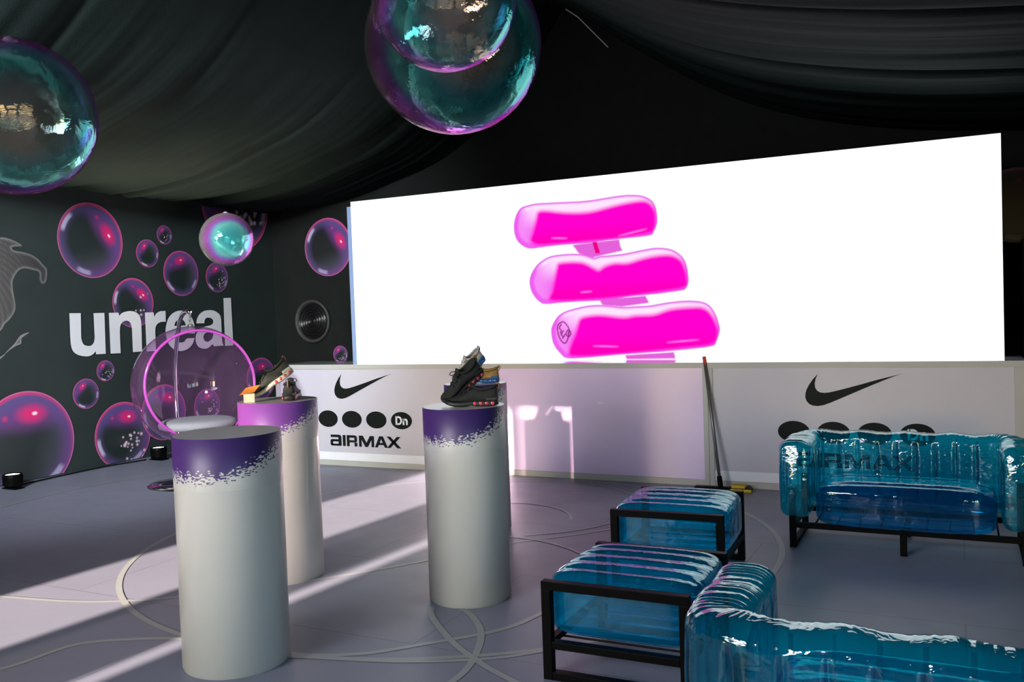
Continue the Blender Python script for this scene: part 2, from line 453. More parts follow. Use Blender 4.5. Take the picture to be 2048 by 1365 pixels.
# pedestal wrap: purple to navy print that breaks up into pixel flecks
def wrap_mat(name, c1=(.075, .024, .17), c2=(.018, .013, .085), gloss=.42):
    m = bpy.data.materials.new(name); m.use_nodes = True
    nt = m.node_tree; b = nt.nodes['Principled BSDF']; L = nt.links
    b.inputs['Roughness'].default_value = gloss
    tc = node(nt, 'ShaderNodeTexCoord')
    sp = node(nt, 'ShaderNodeSeparateXYZ'); L.new(tc.outputs['Object'], sp.inputs[0])
    at = node(nt, 'ShaderNodeMath', operation='ARCTAN2'); L.new(sp.outputs['X'], at.inputs[0])
    ng = node(nt, 'ShaderNodeMath', operation='MULTIPLY'); ng.inputs[1].default_value = -1
    L.new(sp.outputs['Y'], ng.inputs[0]); L.new(ng.outputs[0], at.inputs[1])    # 0 at local -Y, + to local +X
    ang = at.outputs[0]
    # boundary height below the rim: level on the left, climbing on the right
    mr = node(nt, 'ShaderNodeMapRange', interpolation_type='SMOOTHSTEP')
    mr.inputs['From Min'].default_value = -.2; mr.inputs['From Max'].default_value = 1.75
    mr.inputs['To Min'].default_value = -.175; mr.inputs['To Max'].default_value = -.03
    L.new(ang, mr.inputs['Value'])
    wd = node(nt, 'ShaderNodeMapRange'); wd.inputs['From Min'].default_value = -.3; wd.inputs['From Max'].default_value = 1.5
    wd.inputs['To Min'].default_value = .050; wd.inputs['To Max'].default_value = .085
    L.new(ang, wd.inputs['Value'])
    # pixel cells
    cu = node(nt, 'ShaderNodeMath', operation='MULTIPLY'); cu.inputs[1].default_value = 24; L.new(ang, cu.inputs[0])
    cz = node(nt, 'ShaderNodeMath', operation='MULTIPLY'); cz.inputs[1].default_value = 210; L.new(sp.outputs['Z'], cz.inputs[0])
    fz = node(nt, 'ShaderNodeMath', operation='FLOOR'); L.new(cz.outputs[0], fz.inputs[0])
    w1 = node(nt, 'ShaderNodeTexWhiteNoise', noise_dimensions='1D'); L.new(fz.outputs[0], w1.inputs['W'])
    sh = node(nt, 'ShaderNodeMath', operation='ADD'); L.new(cu.outputs[0], sh.inputs[0]); L.new(w1.outputs['Value'], sh.inputs[1])
    fu = node(nt, 'ShaderNodeMath', operation='FLOOR'); L.new(sh.outputs[0], fu.inputs[0])
    cb = node(nt, 'ShaderNodeCombineXYZ'); L.new(fu.outputs[0], cb.inputs[0]); L.new(fz.outputs[0], cb.inputs[1])
    wn = node(nt, 'ShaderNodeTexWhiteNoise', noise_dimensions='2D'); L.new(cb.outputs[0], wn.inputs['Vector'])
    nz = node(nt, 'ShaderNodeTexNoise'); nz.inputs['Scale'].default_value = 26; L.new(tc.outputs['Object'], nz.inputs['Vector'])
    av = node(nt, 'ShaderNodeMath', operation='MULTIPLY_ADD'); av.inputs[1].default_value = .6
    L.new(wn.outputs['Value'], av.inputs[0])
    nzs = node(nt, 'ShaderNodeMath', operation='MULTIPLY'); nzs.inputs[1].default_value = .7; L.new(nz.outputs[0], nzs.inputs[0]); L.new(nzs.outputs[0], av.inputs[2])
    df = node(nt, 'ShaderNodeMath', operation='SUBTRACT'); L.new(sp.outputs['Z'], df.inputs[0]); L.new(mr.outputs[0], df.inputs[1])
    dv = node(nt, 'ShaderNodeMath', operation='DIVIDE'); L.new(df.outputs[0], dv.inputs[0]); L.new(wd.outputs[0], dv.inputs[1])
    sc_ = node(nt, 'ShaderNodeMath', operation='MULTIPLY_ADD'); sc_.inputs[1].default_value = .45; sc_.inputs[2].default_value = .65; L.new(dv.outputs[0], sc_.inputs[0])
    gt = node(nt, 'ShaderNodeMath', operation='GREATER_THAN'); L.new(sc_.outputs[0], gt.inputs[0]); L.new(av.outputs[0], gt.inputs[1])
    # hue drifts round the column
    hr = node(nt, 'ShaderNodeMapRange'); hr.inputs['From Min'].default_value = -1.5; hr.inputs['From Max'].default_value = .9
    L.new(ang, hr.inputs['Value'])
    hc = node(nt, 'ShaderNodeMix', data_type='RGBA'); hc.inputs[6].default_value = c1 + (1,); hc.inputs[7].default_value = c2 + (1,)
    L.new(hr.outputs[0], hc.inputs[0])
    mx = node(nt, 'ShaderNodeMix', data_type='RGBA'); mx.inputs[6].default_value = (.50, .49, .485, 1)
    L.new(gt.outputs[0], mx.inputs[0]); L.new(hc.outputs[2], mx.inputs[7]); L.new(mx.outputs[2], b.inputs['Base Color'])
    return m
M_wrap = wrap_mat('purple_fleck_print')
M_wrap_m = wrap_mat('magenta_fleck_print', (.42, .10, .52), (.05, .03, .2))

M_bubprint = attr_mat('bubble_wall_print', rough=.4)
M_shoeprint = attr_mat('grey_shoe_wall_print', rough=.5)
M_screen = emit('led_white', (.95, .98, 1.0), SCREEN_L)
M_screenpic = attr_mat('led_picture', emission=1.04)

# ------------------------------------------------------------------ colour grids for printed / displayed pictures
def seg_dist(px, py, poly, closed=True):
    d = np.full(px.shape, 1e9)
    n = len(poly)
    for i in range(n if closed else n-1):
        ax, ay = poly[i]; bx, by = poly[(i+1) % n]
        vx, vy = bx-ax, by-ay
        t = np.clip(((px-ax)*vx + (py-ay)*vy) / (vx*vx+vy*vy+1e-12), 0, 1)
        d = np.minimum(d, np.hypot(px-ax-t*vx, py-ay-t*vy))
    return d

def inside(px, py, poly):
    r = np.zeros(px.shape, bool)
    n = len(poly)
    for i in range(n):
        x0, y0 = poly[i]; x1, y1 = poly[(i+1) % n]
        c = ((y0 > py) != (y1 > py)) & (px < (x1-x0)*(py-y0)/(y1-y0+1e-12)+x0)
        r ^= c
    return r

def sdf(px, py, poly):
    d = seg_dist(px, py, poly)
    return np.where(inside(px, py, poly), -d, d)

def sm(a, b, x):
    t = np.clip((x-a)/(b-a), 0, 1)
    return t*t*(3-2*t)

def smooth_poly(p, n=5):
    return [(q.x, q.y) for q in catmull([(a, b, 0) for a, b in p], n, True)]

def grid_mesh(name, co, faces, cols, m, parent):
    me = bpy.data.meshes.new(name)
    me.from_pydata(co.tolist(), [], faces.tolist())
    a = me.color_attributes.new('print', 'FLOAT_COLOR', 'POINT')
    a.data.foreach_set('color', np.concatenate([cols, np.ones((len(cols), 1))], 1).astype(np.float32).ravel())
    me.update()
    return link_mesh(name, me, m, parent)

def raster(name, u0, u1, v0, v1, nu, nv, colfn, pos, m, parent):
    U, V = np.meshgrid(np.linspace(u0, u1, nu), np.linspace(v0, v1, nv))
    u, v = U.ravel(), V.ravel()
    cols, keep = colfn(u, v)
    idx = np.arange(nu*nv).reshape(nv, nu)
    F = np.stack([idx[:-1, :-1], idx[:-1, 1:], idx[1:, 1:], idx[1:, :-1]], -1).reshape(-1, 4)
    if keep is not None:
        F = F[keep[F].any(1)]
        used = np.unique(F); remap = np.zeros(nu*nv, int); remap[used] = np.arange(len(used))
        F = remap[F]; u, v, cols = u[used], v[used], cols[used]
    return grid_mesh(name, pos(u, v), F, cols, m, parent)

# ================================================================== SETTING
YB = 9.93
XL = -8.75
XR = 1.7
YR = -5.0
def struct(name, bm, m, parent=None):
    o = obj(name, bm, m, parent)
    if not parent: o['kind'] = 'structure'
    return o

struct('floor', box(BM(), XL-.1, XR+.1, YR-.1, YB+.1, -.05, 0), M_floor)
M_ground = mat('outdoor_ground', (.10, .11, .09), .9, 0, .2, 2)
struct('ground', box(BM(), -40, 40, -60, 40, -.12, -.06), M_ground)

wall_left = struct('wall_left', box(BM(), XL-.1, XL, YR, YB, 0, 3.16), M_wall_black)
# back wall rises into the gable
bm = BM()
gab = [(XL, 0), (XR, 0), (XR, 3.12), (-1.2, 3.9), (-2.5, 4.7), (-4.1, 5.9), (-5.8, 4.4), (-7.4, 3.7), (XL, 3.3)]
a = [bm.verts.new((x, YB, z)) for x, z in gab]; b_ = [bm.verts.new((x, YB+.1, z)) for x, z in gab]
bm.faces.new(a); bm.faces.new(b_[::-1])
for i in range(len(a)): bm.faces.new((a[i], a[(i+1) % len(a)], b_[(i+1) % len(a)], b_[i]))
wall_back = struct('wall_back', bm, M_wall_back)
# rear wall (behind the camera): sunny doorway on the left
DX0, DX1, DZ = -5.83, -4.02, 2.78
bm = BM()
box(bm, XL, DX0, YR-.1, YR, 0, 3.2); box(bm, DX1, XR, YR-.1, YR, 0, 3.2); box(bm, DX0, DX1, YR-.1, YR, DZ, 3.2)
gv = [(XL, 3.2), (XR, 3.2), (-1.2, 3.95), (-4.1, 5.9), (-7.4, 3.8)]
a = [bm.verts.new((x, YR-.05, z)) for x, z in gv]; bm.faces.new(a)
struct('wall_rear', bm, M_wall_back)
# unseen right wall; its tall openings are added to let in sky fill
bm = BM()
for y0, y1 in ((YR, -4.6), (-2.9, -2.5), (-.8, -.4), (1.3, YB)): box(bm, XR, XR+.1, y0, y1, 0, 3.1)
box(bm, XR, XR+.1, -4.6, 1.3, 2.7, 3.1)
struct('wall_right', bm, M_wall_back)

# doorway: mullion and right leaf glazed with smoky film
bm = BM(); box(bm, -4.90, -4.78, YR-.08, YR-.02, 0, DZ); box(bm, DX0, DX0+.05, YR-.08, YR-.02, 0, DZ); box(bm, DX1-.04, DX1, YR-.08, YR-.02, 0, DZ)
door = struct('door_1', bm, M_black_metal)
obj('film_pane', box(BM(), -4.78, -4.17, YR-.055, YR-.045, .02, DZ-.02), M_film_door, door)

# ceiling lining: two swags meeting at the ridge, gathered in folds that run from eave to ridge
PL = [(-8.77, 3.11), (-8.2, 3.115), (-7.36, 3.19), (-6.6, 3.36), (-5.77, 3.62), (-4.9, 4.22), (-4.125, 5.18)]
PR = [(-4.125, 5.18), (-3.35, 4.60), (-2.54, 4.04), (-1.9, 3.70), (-1.23, 3.46), (-.4, 3.27), (.37, 3.165), (1.0, 3.12), (XR, 3.10)]
prof = [(p.x, p.z) for p in catmull([(x, 0, z) for x, z in PL], 9)] + [(p.x, p.z) for p in catmull([(x, 0, z) for x, z in PR], 9)][1:]
nx = len(prof)
ys = np.concatenate([np.arange(YR-.1, 3.0, .12), np.arange(3.0, YB+.001, .025)])
ys[-1] = YB + .05
rng = np.random.RandomState(3)
knots = rng.rand(400)
def n1(t, s):
    t = t*s + 57.3; i = np.floor(t).astype(int); f = t-i; f = f*f*(3-2*f)
    return knots[i % 400]*(1-f) + knots[(i+1) % 400]*f
def fold(x, y):
    e = abs(x+4.125)/4.6
    fan = y + (.10*(e-.5))*math.sin(y*1.7)          # folds wander a little
    amt = .35 + .65*min(1, e)
    z = .060*(n1(np.array(fan), 1.6)-.5) + .050*(n1(np.array(fan), 4.5)-.5) + .026*(n1(np.array(fan+.05*x), 11)-.5) + .008*(n1(np.array(fan), 26)-.5)
    k = 0
    for y0, d, wd in ((8.62, .16, .10), (7.35, .09, .06), (5.7, .09, .08), (4.4, .07, .07), (9.55, .06, .05), (8.95, .05, .04)):
        yy = fan + .18*(1-e)*(1 if x < -4.1 else .6)
        k += d*math.exp(-((yy-y0)/wd)**2)
    return amt*float(z) + amt*k
bm = BM()
rows = []
for y in ys:
    rows.append([bm.verts.new((x, y, z + (fold(x, float(y)) if 0 < i < nx-1 else 0))) for i, (x, z) in enumerate(prof)])
for r0, r1 in zip(rows, rows[1:]):
    for i in range(nx-1):
        bm.faces.new((r0[i], r0[i+1], r1[i+1], r1[i]))
ceil = obj('ceiling', bm, M_cloth, smooth=True)
ceil['kind'] = 'structure'

# pale circles and swirls printed on the floor (traced on the floor plane)
def circ_arc(cx, cy, r, a0, a1, n=60):
    return [(cx+r*math.cos(math.radians(a0+(a1-a0)*i/n)), cy+r*math.sin(math.radians(a0+(a1-a0)*i/n))) for i in range(n+1)]
floor_o = bpy.data.objects['floor']
lines = [
    (circ_arc(-3.22, 5.45, 2.21, 0, 360, 120), .036),
    ([(-5.6, 3.25), (-5.167, 3.342), (-4.633, 3.443), (-4.303, 3.584), (-4.105, 3.734), (-3.7, 4.1), (-3.2, 4.75), (-2.9, 5.3), (-2.75, 5.5), (-2.545, 5.71), (-2.287, 6.02), (-2.0, 6.5)], .03),
    ([(-4.2, 2.35), (-4.05, 2.65), (-4.0, 2.97), (-3.756, 3.147), (-3.533, 3.232), (-3.2, 3.27), (-2.866, 3.281), (-2.571, 3.397), (-2.348, 3.619), (-2.093, 3.919), (-2.004, 4.204), (-1.98, 4.5), (-2.05, 4.9)], .035),
    ([(-2.95, 3.2), (-2.818, 3.261), (-2.34, 3.39), (-1.986, 3.561), (-1.787, 3.735), (-1.6, 3.95), (-1.45, 4.3)], .03),
    ([(-2.62, 4.2), (-2.41, 4.12), (-2.224, 3.94), (-2.108, 3.746), (-2.026, 3.514), (-1.998, 3.373), (-2.0, 3.2)], .035),
    ([(-2.6, 4.1), (-2.521, 3.968), (-2.239, 3.696), (-2.029, 3.544), (-1.843, 3.435), (-1.6, 3.33), (-1.3, 3.28)], .035),
    ([(-7.6, 4.7), (-7.72, 5.05), (-7.79, 5.585), (-7.78, 6.14), (-7.536, 6.834), (-7.2, 7.25), (-6.8, 7.5), (-6.227, 7.66), (-5.6, 7.68), (-4.982, 7.62), (-4.3, 7.4)], .022),
    (circ_arc(-3.25, 6.0, .62, 20, 175), .022),
    (circ_arc(-3.3, 6.55, 1.02, -60, 120), .022),
    (circ_arc(-2.9, 4.6, 1.0, 20, 120), .022),
]
for k, (pts, wd) in enumerate(lines):
    P = catmull([(x, y, 0) for x, y in pts], 6)
    bm = BM()
    fz = .0015 + k*.0002
    stroke(bm, [(p.x, p.y) for p in P], wd, lambda u, v, t, fz=fz: (u, v, fz + t*0), 0)
    bmesh.ops.remove_doubles(bm, verts=bm.verts, dist=1e-5)
    o = obj('floor_line', bm, M_floor_line, floor_o)

# ------------------------------------------------------------------ wall prints
def hash_dots(seed, n, cx, cy, s):
    r = random.Random(seed)
    return [(cx + r.gauss(0, s), cy + r.gauss(0, s), r.uniform(.022, .045)) for _ in range(n)]

def bubble_print(u0, v0, r, spin, dots, wall, off, parent, seed, umax=99, zmax=3.1, dark=(.016, .024, .024), gain=1.0):
    """flat printed soap bubble; spin turns the artwork"""
    nr, na = 64, 150
    rr = np.concatenate([np.linspace(0, .86, nr-12), np.linspace(.88, 1, 12)])
    A = np.linspace(0, 2*PI, na, endpoint=False)
    R, T = np.meshgrid(rr, A, indexing='ij')
    x, y = (R*np.cos(T)).ravel(), (R*np.sin(T)).ravel()
    c, s = math.cos(spin), math.sin(spin)
    X, Y = x*c + y*s, -x*s + y*c
    q = np.hypot(X, Y)
    col = np.tile(np.array(dark), (len(X), 1))
    def over(cl, a):
        nonlocal col
        a = np.clip(a, 0, 1)[:, None]
        col = col*(1-a) + np.array(cl)[None]*a
    over((.10, .07, .27), .70*sm(-.05, .65, Y)*sm(.35, .85, q))
    over((.20, .05, .27), .62*sm(.08, .5, Y - .25*X*X)*sm(1.0, .5, q))
    over((.085, .085, .12), .45*sm(.1, .8, X-.3*Y)*sm(1.0, .6, q))
    over((.12, .08, .25), .6*sm(.62, .95, q))
    over((.18, .05, .24), .4*sm(.5, .95, q)*sm(.2, .9, X))
    # pink sheen with a white catchlight, as printed
    d = np.hypot((X-.12)/1.7, Y-.56)
    over((.75, .015, .16), .95*sm(.26, .03, d))
    over((1, .75, .85), sm(.07, .03, np.hypot((X-.18)*.9+(Y-.56)*.5, (Y-.56)*1.6-(X-.18)*.4)))
    over((.6, .03, .17), .8*sm(.08, .02, np.hypot(X+.42, Y-.52)))
    # pale crescents
    for ang, wdt, amt in ((math.radians(205), .38, .8), (math.radians(310), .30, .55)):
        da = np.abs((np.arctan2(Y, X) - ang + PI) % (2*PI) - PI)
        over((.55, .50, .72), amt*sm(wdt, wdt*.5, da)*sm(.78, .84, q)*sm(.95, .91, q))
    # rim
    a = np.arctan2(Y, X)
    over((.52, .04, .17), sm(.90, .945, q)*(.55+.45*np.cos(a-2.2)))
    over((.62, .16, .36), .7*sm(.965, .985, q))
    if dots:
        for dx, dy, dr in hash_dots(seed, dots*2//3, .3, -.3, .27):
            over((.75, .5, .68), .85*sm(dr*1.6, dr*.7, np.hypot(x-dx, y-dy)))
    col *= gain
    co2 = np.stack([u0 + x*r, v0 + y*r], 1)
    co2[:, 0] = np.minimum(co2[:, 0], umax)
    co2[:, 1] = np.clip(co2[:, 1], .012, zmax)
    if wall == 'left': P = np.stack([np.full(len(x), XL+off), co2[:, 0], co2[:, 1]], 1)
    else: P = np.stack([co2[:, 0], np.full(len(x), YB-off), co2[:, 1]], 1)
    idx = np.arange(nr*na).reshape(nr, na)
    F = np.stack([idx[:-1], idx[1:], np.roll(idx, -1, 1)[1:], np.roll(idx, -1, 1)[:-1]], -1).reshape(-1, 4)
    return grid_mesh('bubble_print', P, F, col, M_bubprint, parent)

LB = [(6.944, 2.565, .424, -1.0, 0), (7.993, 2.69, .117, .7, 26), (7.721, 2.451, .167, .75, 0), (8.23, 2.221, .283, .3, 0), (8.834, 2.182, .197, .4, 30),
      (7.478, 1.856, .294, -.7, 12), (7.045, 1.082, .119, .8, 34), (6.776, .845, .168, .7, 0), (6.046, .391, .552, .0, 0), (7.243, .314, .388, -.1, 40),
      (7.853, .511, .341, -.2, 0), (8.556, .512, .222, .1, 30), (9.578, .784, .29, .1, 0), (9.235, 3.161, .62, 2.6, 46)]
for i, (u, v, r, sp_, dt) in enumerate(LB):
    bubble_print(u, v, r, sp_, dt, 'left', .003 + .0006*i, wall_left, 10+i, umax=9.92, zmax=3.10)
for i, (u, v, r, sp_, dt, g) in enumerate([(-7.764, 2.571, .40, -1.0, 0, 1), (-7.624, 1.088, .12, .7, 30, 1), (.506, 2.45, .36, -.8, 0, .25), (.456, 1.102, .10, -.7, 24, .6)]):
    bubble_print(u, v, r, sp_, dt, 'back', .003 + .0006*i, wall_back, 40+i, gain=g, dark=(.010, .012, .012))

# word on the left wall (flat vinyl letters)
GLY = {'u': [[(6.612,1.748),(6.756,1.746),(6.745,1.474),(6.755,1.429),(6.778,1.393),(6.824,1.378),(6.871,1.382),(6.905,1.417),(6.918,1.467),(6.919,1.743),(7.063,1.744),(7.054,1.276),(6.926,1.278),(6.922,1.313),(6.886,1.282),(6.828,1.262),(6.751,1.269),(6.681,1.291),(6.633,1.332),(6.612,1.4),(6.609,1.48)]],'n': [[(7.122,1.743),(7.254,1.743),(7.263,1.705),(7.304,1.738),(7.368,1.755),(7.431,1.759),(7.499,1.744),(7.549,1.704),(7.569,1.641),(7.571,1.574),(7.564,1.275),(7.43,1.273),(7.432,1.55),(7.422,1.607),(7.395,1.638),(7.355,1.647),(7.309,1.634),(7.273,1.593),(7.26,1.527),(7.257,1.271),(7.119,1.275)]],'r': [[(7.631,1.739),(7.762,1.739),(7.767,1.685),(7.801,1.723),(7.852,1.747),(7.903,1.752),(7.945,1.752),(7.94,1.619),(7.872,1.619),(7.817,1.6),(7.783,1.562),(7.772,1.508),(7.767,1.269),(7.629,1.27)]],'e': [[(8.399,1.459),(8.07,1.472),(8.078,1.415),(8.115,1.37),(8.162,1.352),(8.22,1.362),(8.263,1.398),(8.391,1.399),(8.349,1.321),(8.271,1.268),(8.164,1.245),(8.046,1.274),(7.964,1.352),(7.932,1.465),(7.938,1.557),(7.983,1.661),(8.066,1.727),(8.179,1.753),(8.291,1.723),(8.361,1.658),(8.394,1.581),(8.402,1.51)],[(8.073,1.563),(8.084,1.597),(8.109,1.624),(8.145,1.639),(8.18,1.643),(8.215,1.632),(8.241,1.606),(8.256,1.564)]],'a': [[(8.433,1.585),(8.437,1.618),(8.456,1.659),(8.498,1.706),(8.564,1.739),(8.64,1.751),(8.716,1.748),(8.777,1.731),(8.837,1.693),(8.861,1.647),(8.866,1.594),(8.86,1.388),(8.871,1.308),(8.891,1.277),(8.717,1.278),(8.689,1.307),(8.616,1.262),(8.538,1.255),(8.455,1.28),(8.412,1.337),(8.409,1.414),(8.442,1.474),(8.487,1.51),(8.565,1.538),(8.669,1.554),(8.714,1.575),(8.725,1.61),(8.701,1.639),(8.66,1.653),(8.602,1.649),(8.575,1.621),(8.567,1.583)],[(8.568,1.449),(8.638,1.469),(8.713,1.483),(8.709,1.421),(8.679,1.37),(8.604,1.341),(8.553,1.359),(8.538,1.409)]],'l': [[(8.922,1.908),(9.059,1.911),(9.065,1.272),(8.913,1.271)]]}

def arc(cx, cy, rx, ry, a0, a1, n=22):
    return [(cx+rx*math.cos(math.radians(a0+(a1-a0)*i/n)), cy+ry*math.sin(math.radians(a0+(a1-a0)*i/n))) for i in range(n+1)]
def soften(loop):
    # round the curved runs, keep the square corners
    n = len(loop); out = []
    P = [Vector(p) for p in loop]
    for i in range(n):
        p0, p1, p2, p3 = P[i-1], P[i], P[(i+1) % n], P[(i+2) % n]
        a, b, c = (p1-p0), (p2-p1), (p3-p2)
        k1 = a.angle(b) > .75 or a.length > .16; k2 = b.angle(c) > .75 or c.length > .16
        m1 = b if k1 else (p2-p0)/2; m2 = b if k2 else (p3-p1)/2
        steps = 1 if b.length > .16 else 5
        for k in range(steps):
            t = k/steps
            q = p1*(2*t**3-3*t*t+1) + m1*(t**3-2*t*t+t) + p2*(3*t*t-2*t**3) + m2*(t**3-t*t)
            out.append((q.x, q.y))
    return out
bm = BM()
for ch, loops in GLY.items():
    sub = BM(); ed = []
    for lp in loops:
        vs = [sub.verts.new((XL+.014, u, v)) for u, v in soften(lp)]
        ed += [sub.edges.new((vs[i], vs[(i+1) % len(vs)])) for i in range(len(vs))]
    bmesh.ops.triangle_fill(sub, use_beauty=True, use_dissolve=False, edges=ed, normal=(1, 0, 0))
    me_ = bpy.data.meshes.new('tmp'); sub.to_mesh(me_); sub.free(); bm.from_mesh(me_); bpy.data.meshes.remove(me_)
lettering = obj('lettering', bm, M_white_print, wall_left, recalc=False)
lettering['label'] = 'white lettering'

# grey dotted shoe artwork at the left of the wall
PR1 = smooth_poly([(5.02,2.12),(5.22,2.40),(5.55,2.52),(5.868,2.536),(5.938,2.533),(6.021,2.511),(6.109,2.464),(6.042,2.455),(5.99,2.44),(6.015,2.409),(6.111,2.396),(6.209,2.371),(6.282,2.327),(6.342,2.265),(6.376,2.23),(6.374,2.148),(6.351,2.083),(6.312,2.073),(6.289,2.111),(6.287,2.193),(6.212,2.215),(6.126,2.23),(6.064,2.211),(6.019,2.164),(5.982,2.095),(5.979,2.005),(5.992,1.902),(5.999,1.823),(5.971,1.755),(5.926,1.699),(5.864,1.644),(5.813,1.579),(5.6,1.47),(5.25,1.50),(5.03,1.74)], 3)
PR2 = smooth_poly([(5.30,.98),(5.797,1.294),(5.871,1.362),(5.971,1.448),(6.037,1.525),(6.137,1.555),(6.047,1.501),(6.038,1.444),(5.982,1.424),(5.908,1.383),(5.834,1.331),(5.6,1.20)], 3)
def shoe_art(u, v):
    d1 = sdf(u, v, PR1); d2 = sdf(u, v, PR2)
    col = np.tile(np.array((.020, .030, .029)), (len(u), 1))
    s = np.hypot(u-5.2, v-1.7)
    lin = .5+.5*np.sin(s*150 + 6*np.sin(u*9))
    dot = .5+.5*np.sin(u*160+v*90)
    body = .035 + .075*np.clip((6.25-u)/.5, 0, 1)*(.35+.65*lin*dot**.3) + .12*np.exp(-(d1/.018)**2)
    a = sm(.004, -.004, d1)[:, None]
    col = col*(1-a) + (body[:, None]*np.array([[1, .97, .98]]))*a
    a = sm(.004, -.004, d2)[:, None]
    b2 = (.10 + .22*np.exp(-(d2/.012)**2))[:, None]*np.array([[1, .93, .95]])
    col = col*(1-a) + b2*a
    return col, (d1 < .006) | (d2 < .006)
raster('shoe_print', 4.95, 6.42, .9, 2.56, 340, 380, shoe_art, lambda u, v: np.stack([np.full(len(u), XL+.002), u, v], 1), M_shoeprint, wall_left)

# ================================================================== COUNTER
CX0, CX1, CY0, CY1, CZ = -6.86, .44, 7.75, 8.40, 1.09
ctr = empty('reception_counter', ((CX0+CX1)/2, (CY0+CY1)/2, 0), label='long white counter with black logo panels standing below the bright screen', cat='counter')
def cpart(name, bm, m, parent=ctr, bevel=0):
    o = obj(name, bm, m, None, bevel=bevel)
    for v in o.data.vertices: v.co -= Vector((ctr.location.x, ctr.location.y, 0))
    o.parent = parent
    return o
cpart('worktop', box(BM(), CX0, CX1, CY0-.004, CY1, CZ-.045, CZ), M_counter_top)
bm = BM(); box(bm, CX0, CX1, CY0-.012, CY0-.004, CZ-.048, CZ-.002); cpart('top_trim', bm, M_counter_f)
cpart('carcass', box(BM(), CX0+.02, CX1-.02, CY0+.02, CY1-.02, .0, CZ-.047), M_counter_f)
for nm, x0, x1, m in (('panel', -6.80, -4.49, M_counter_w), ('panel', -4.44, -2.03, M_lilac), ('panel', -1.94, .36, M_counter_w)):
    p = cpart(nm, box(BM(), x0, x1, CY0, CY0+.018, .055, CZ-.049), m)
    if m is M_lilac: p['label'] = 'glossy lilac middle panel'
for x0, x1 in ((CX0, -6.80), (-4.49, -4.465), (-4.465, -4.44), (-2.03, -1.986), (-1.984, -1.94), (.36, CX1)):
    cpart('stile', box(BM(), x0, x1, CY0-.010, CY0+.018, 0, CZ-.049), M_counter_f, bevel=.002)
for x0, x1 in ((-6.80, -4.49), (-4.44, -2.03), (-1.94, .36)):
    cpart('plinth', box(BM(), x0, x1, CY0-.008, CY0+.018, 0, .054), M_counter_f)
for x0, x1 in ((-6.80, -4.49), (-1.94, .36)):
    cpart('white_strip', box(BM(), x0, x1, CY0-.003, CY0-.0005, .056, .142), M_white_strip)
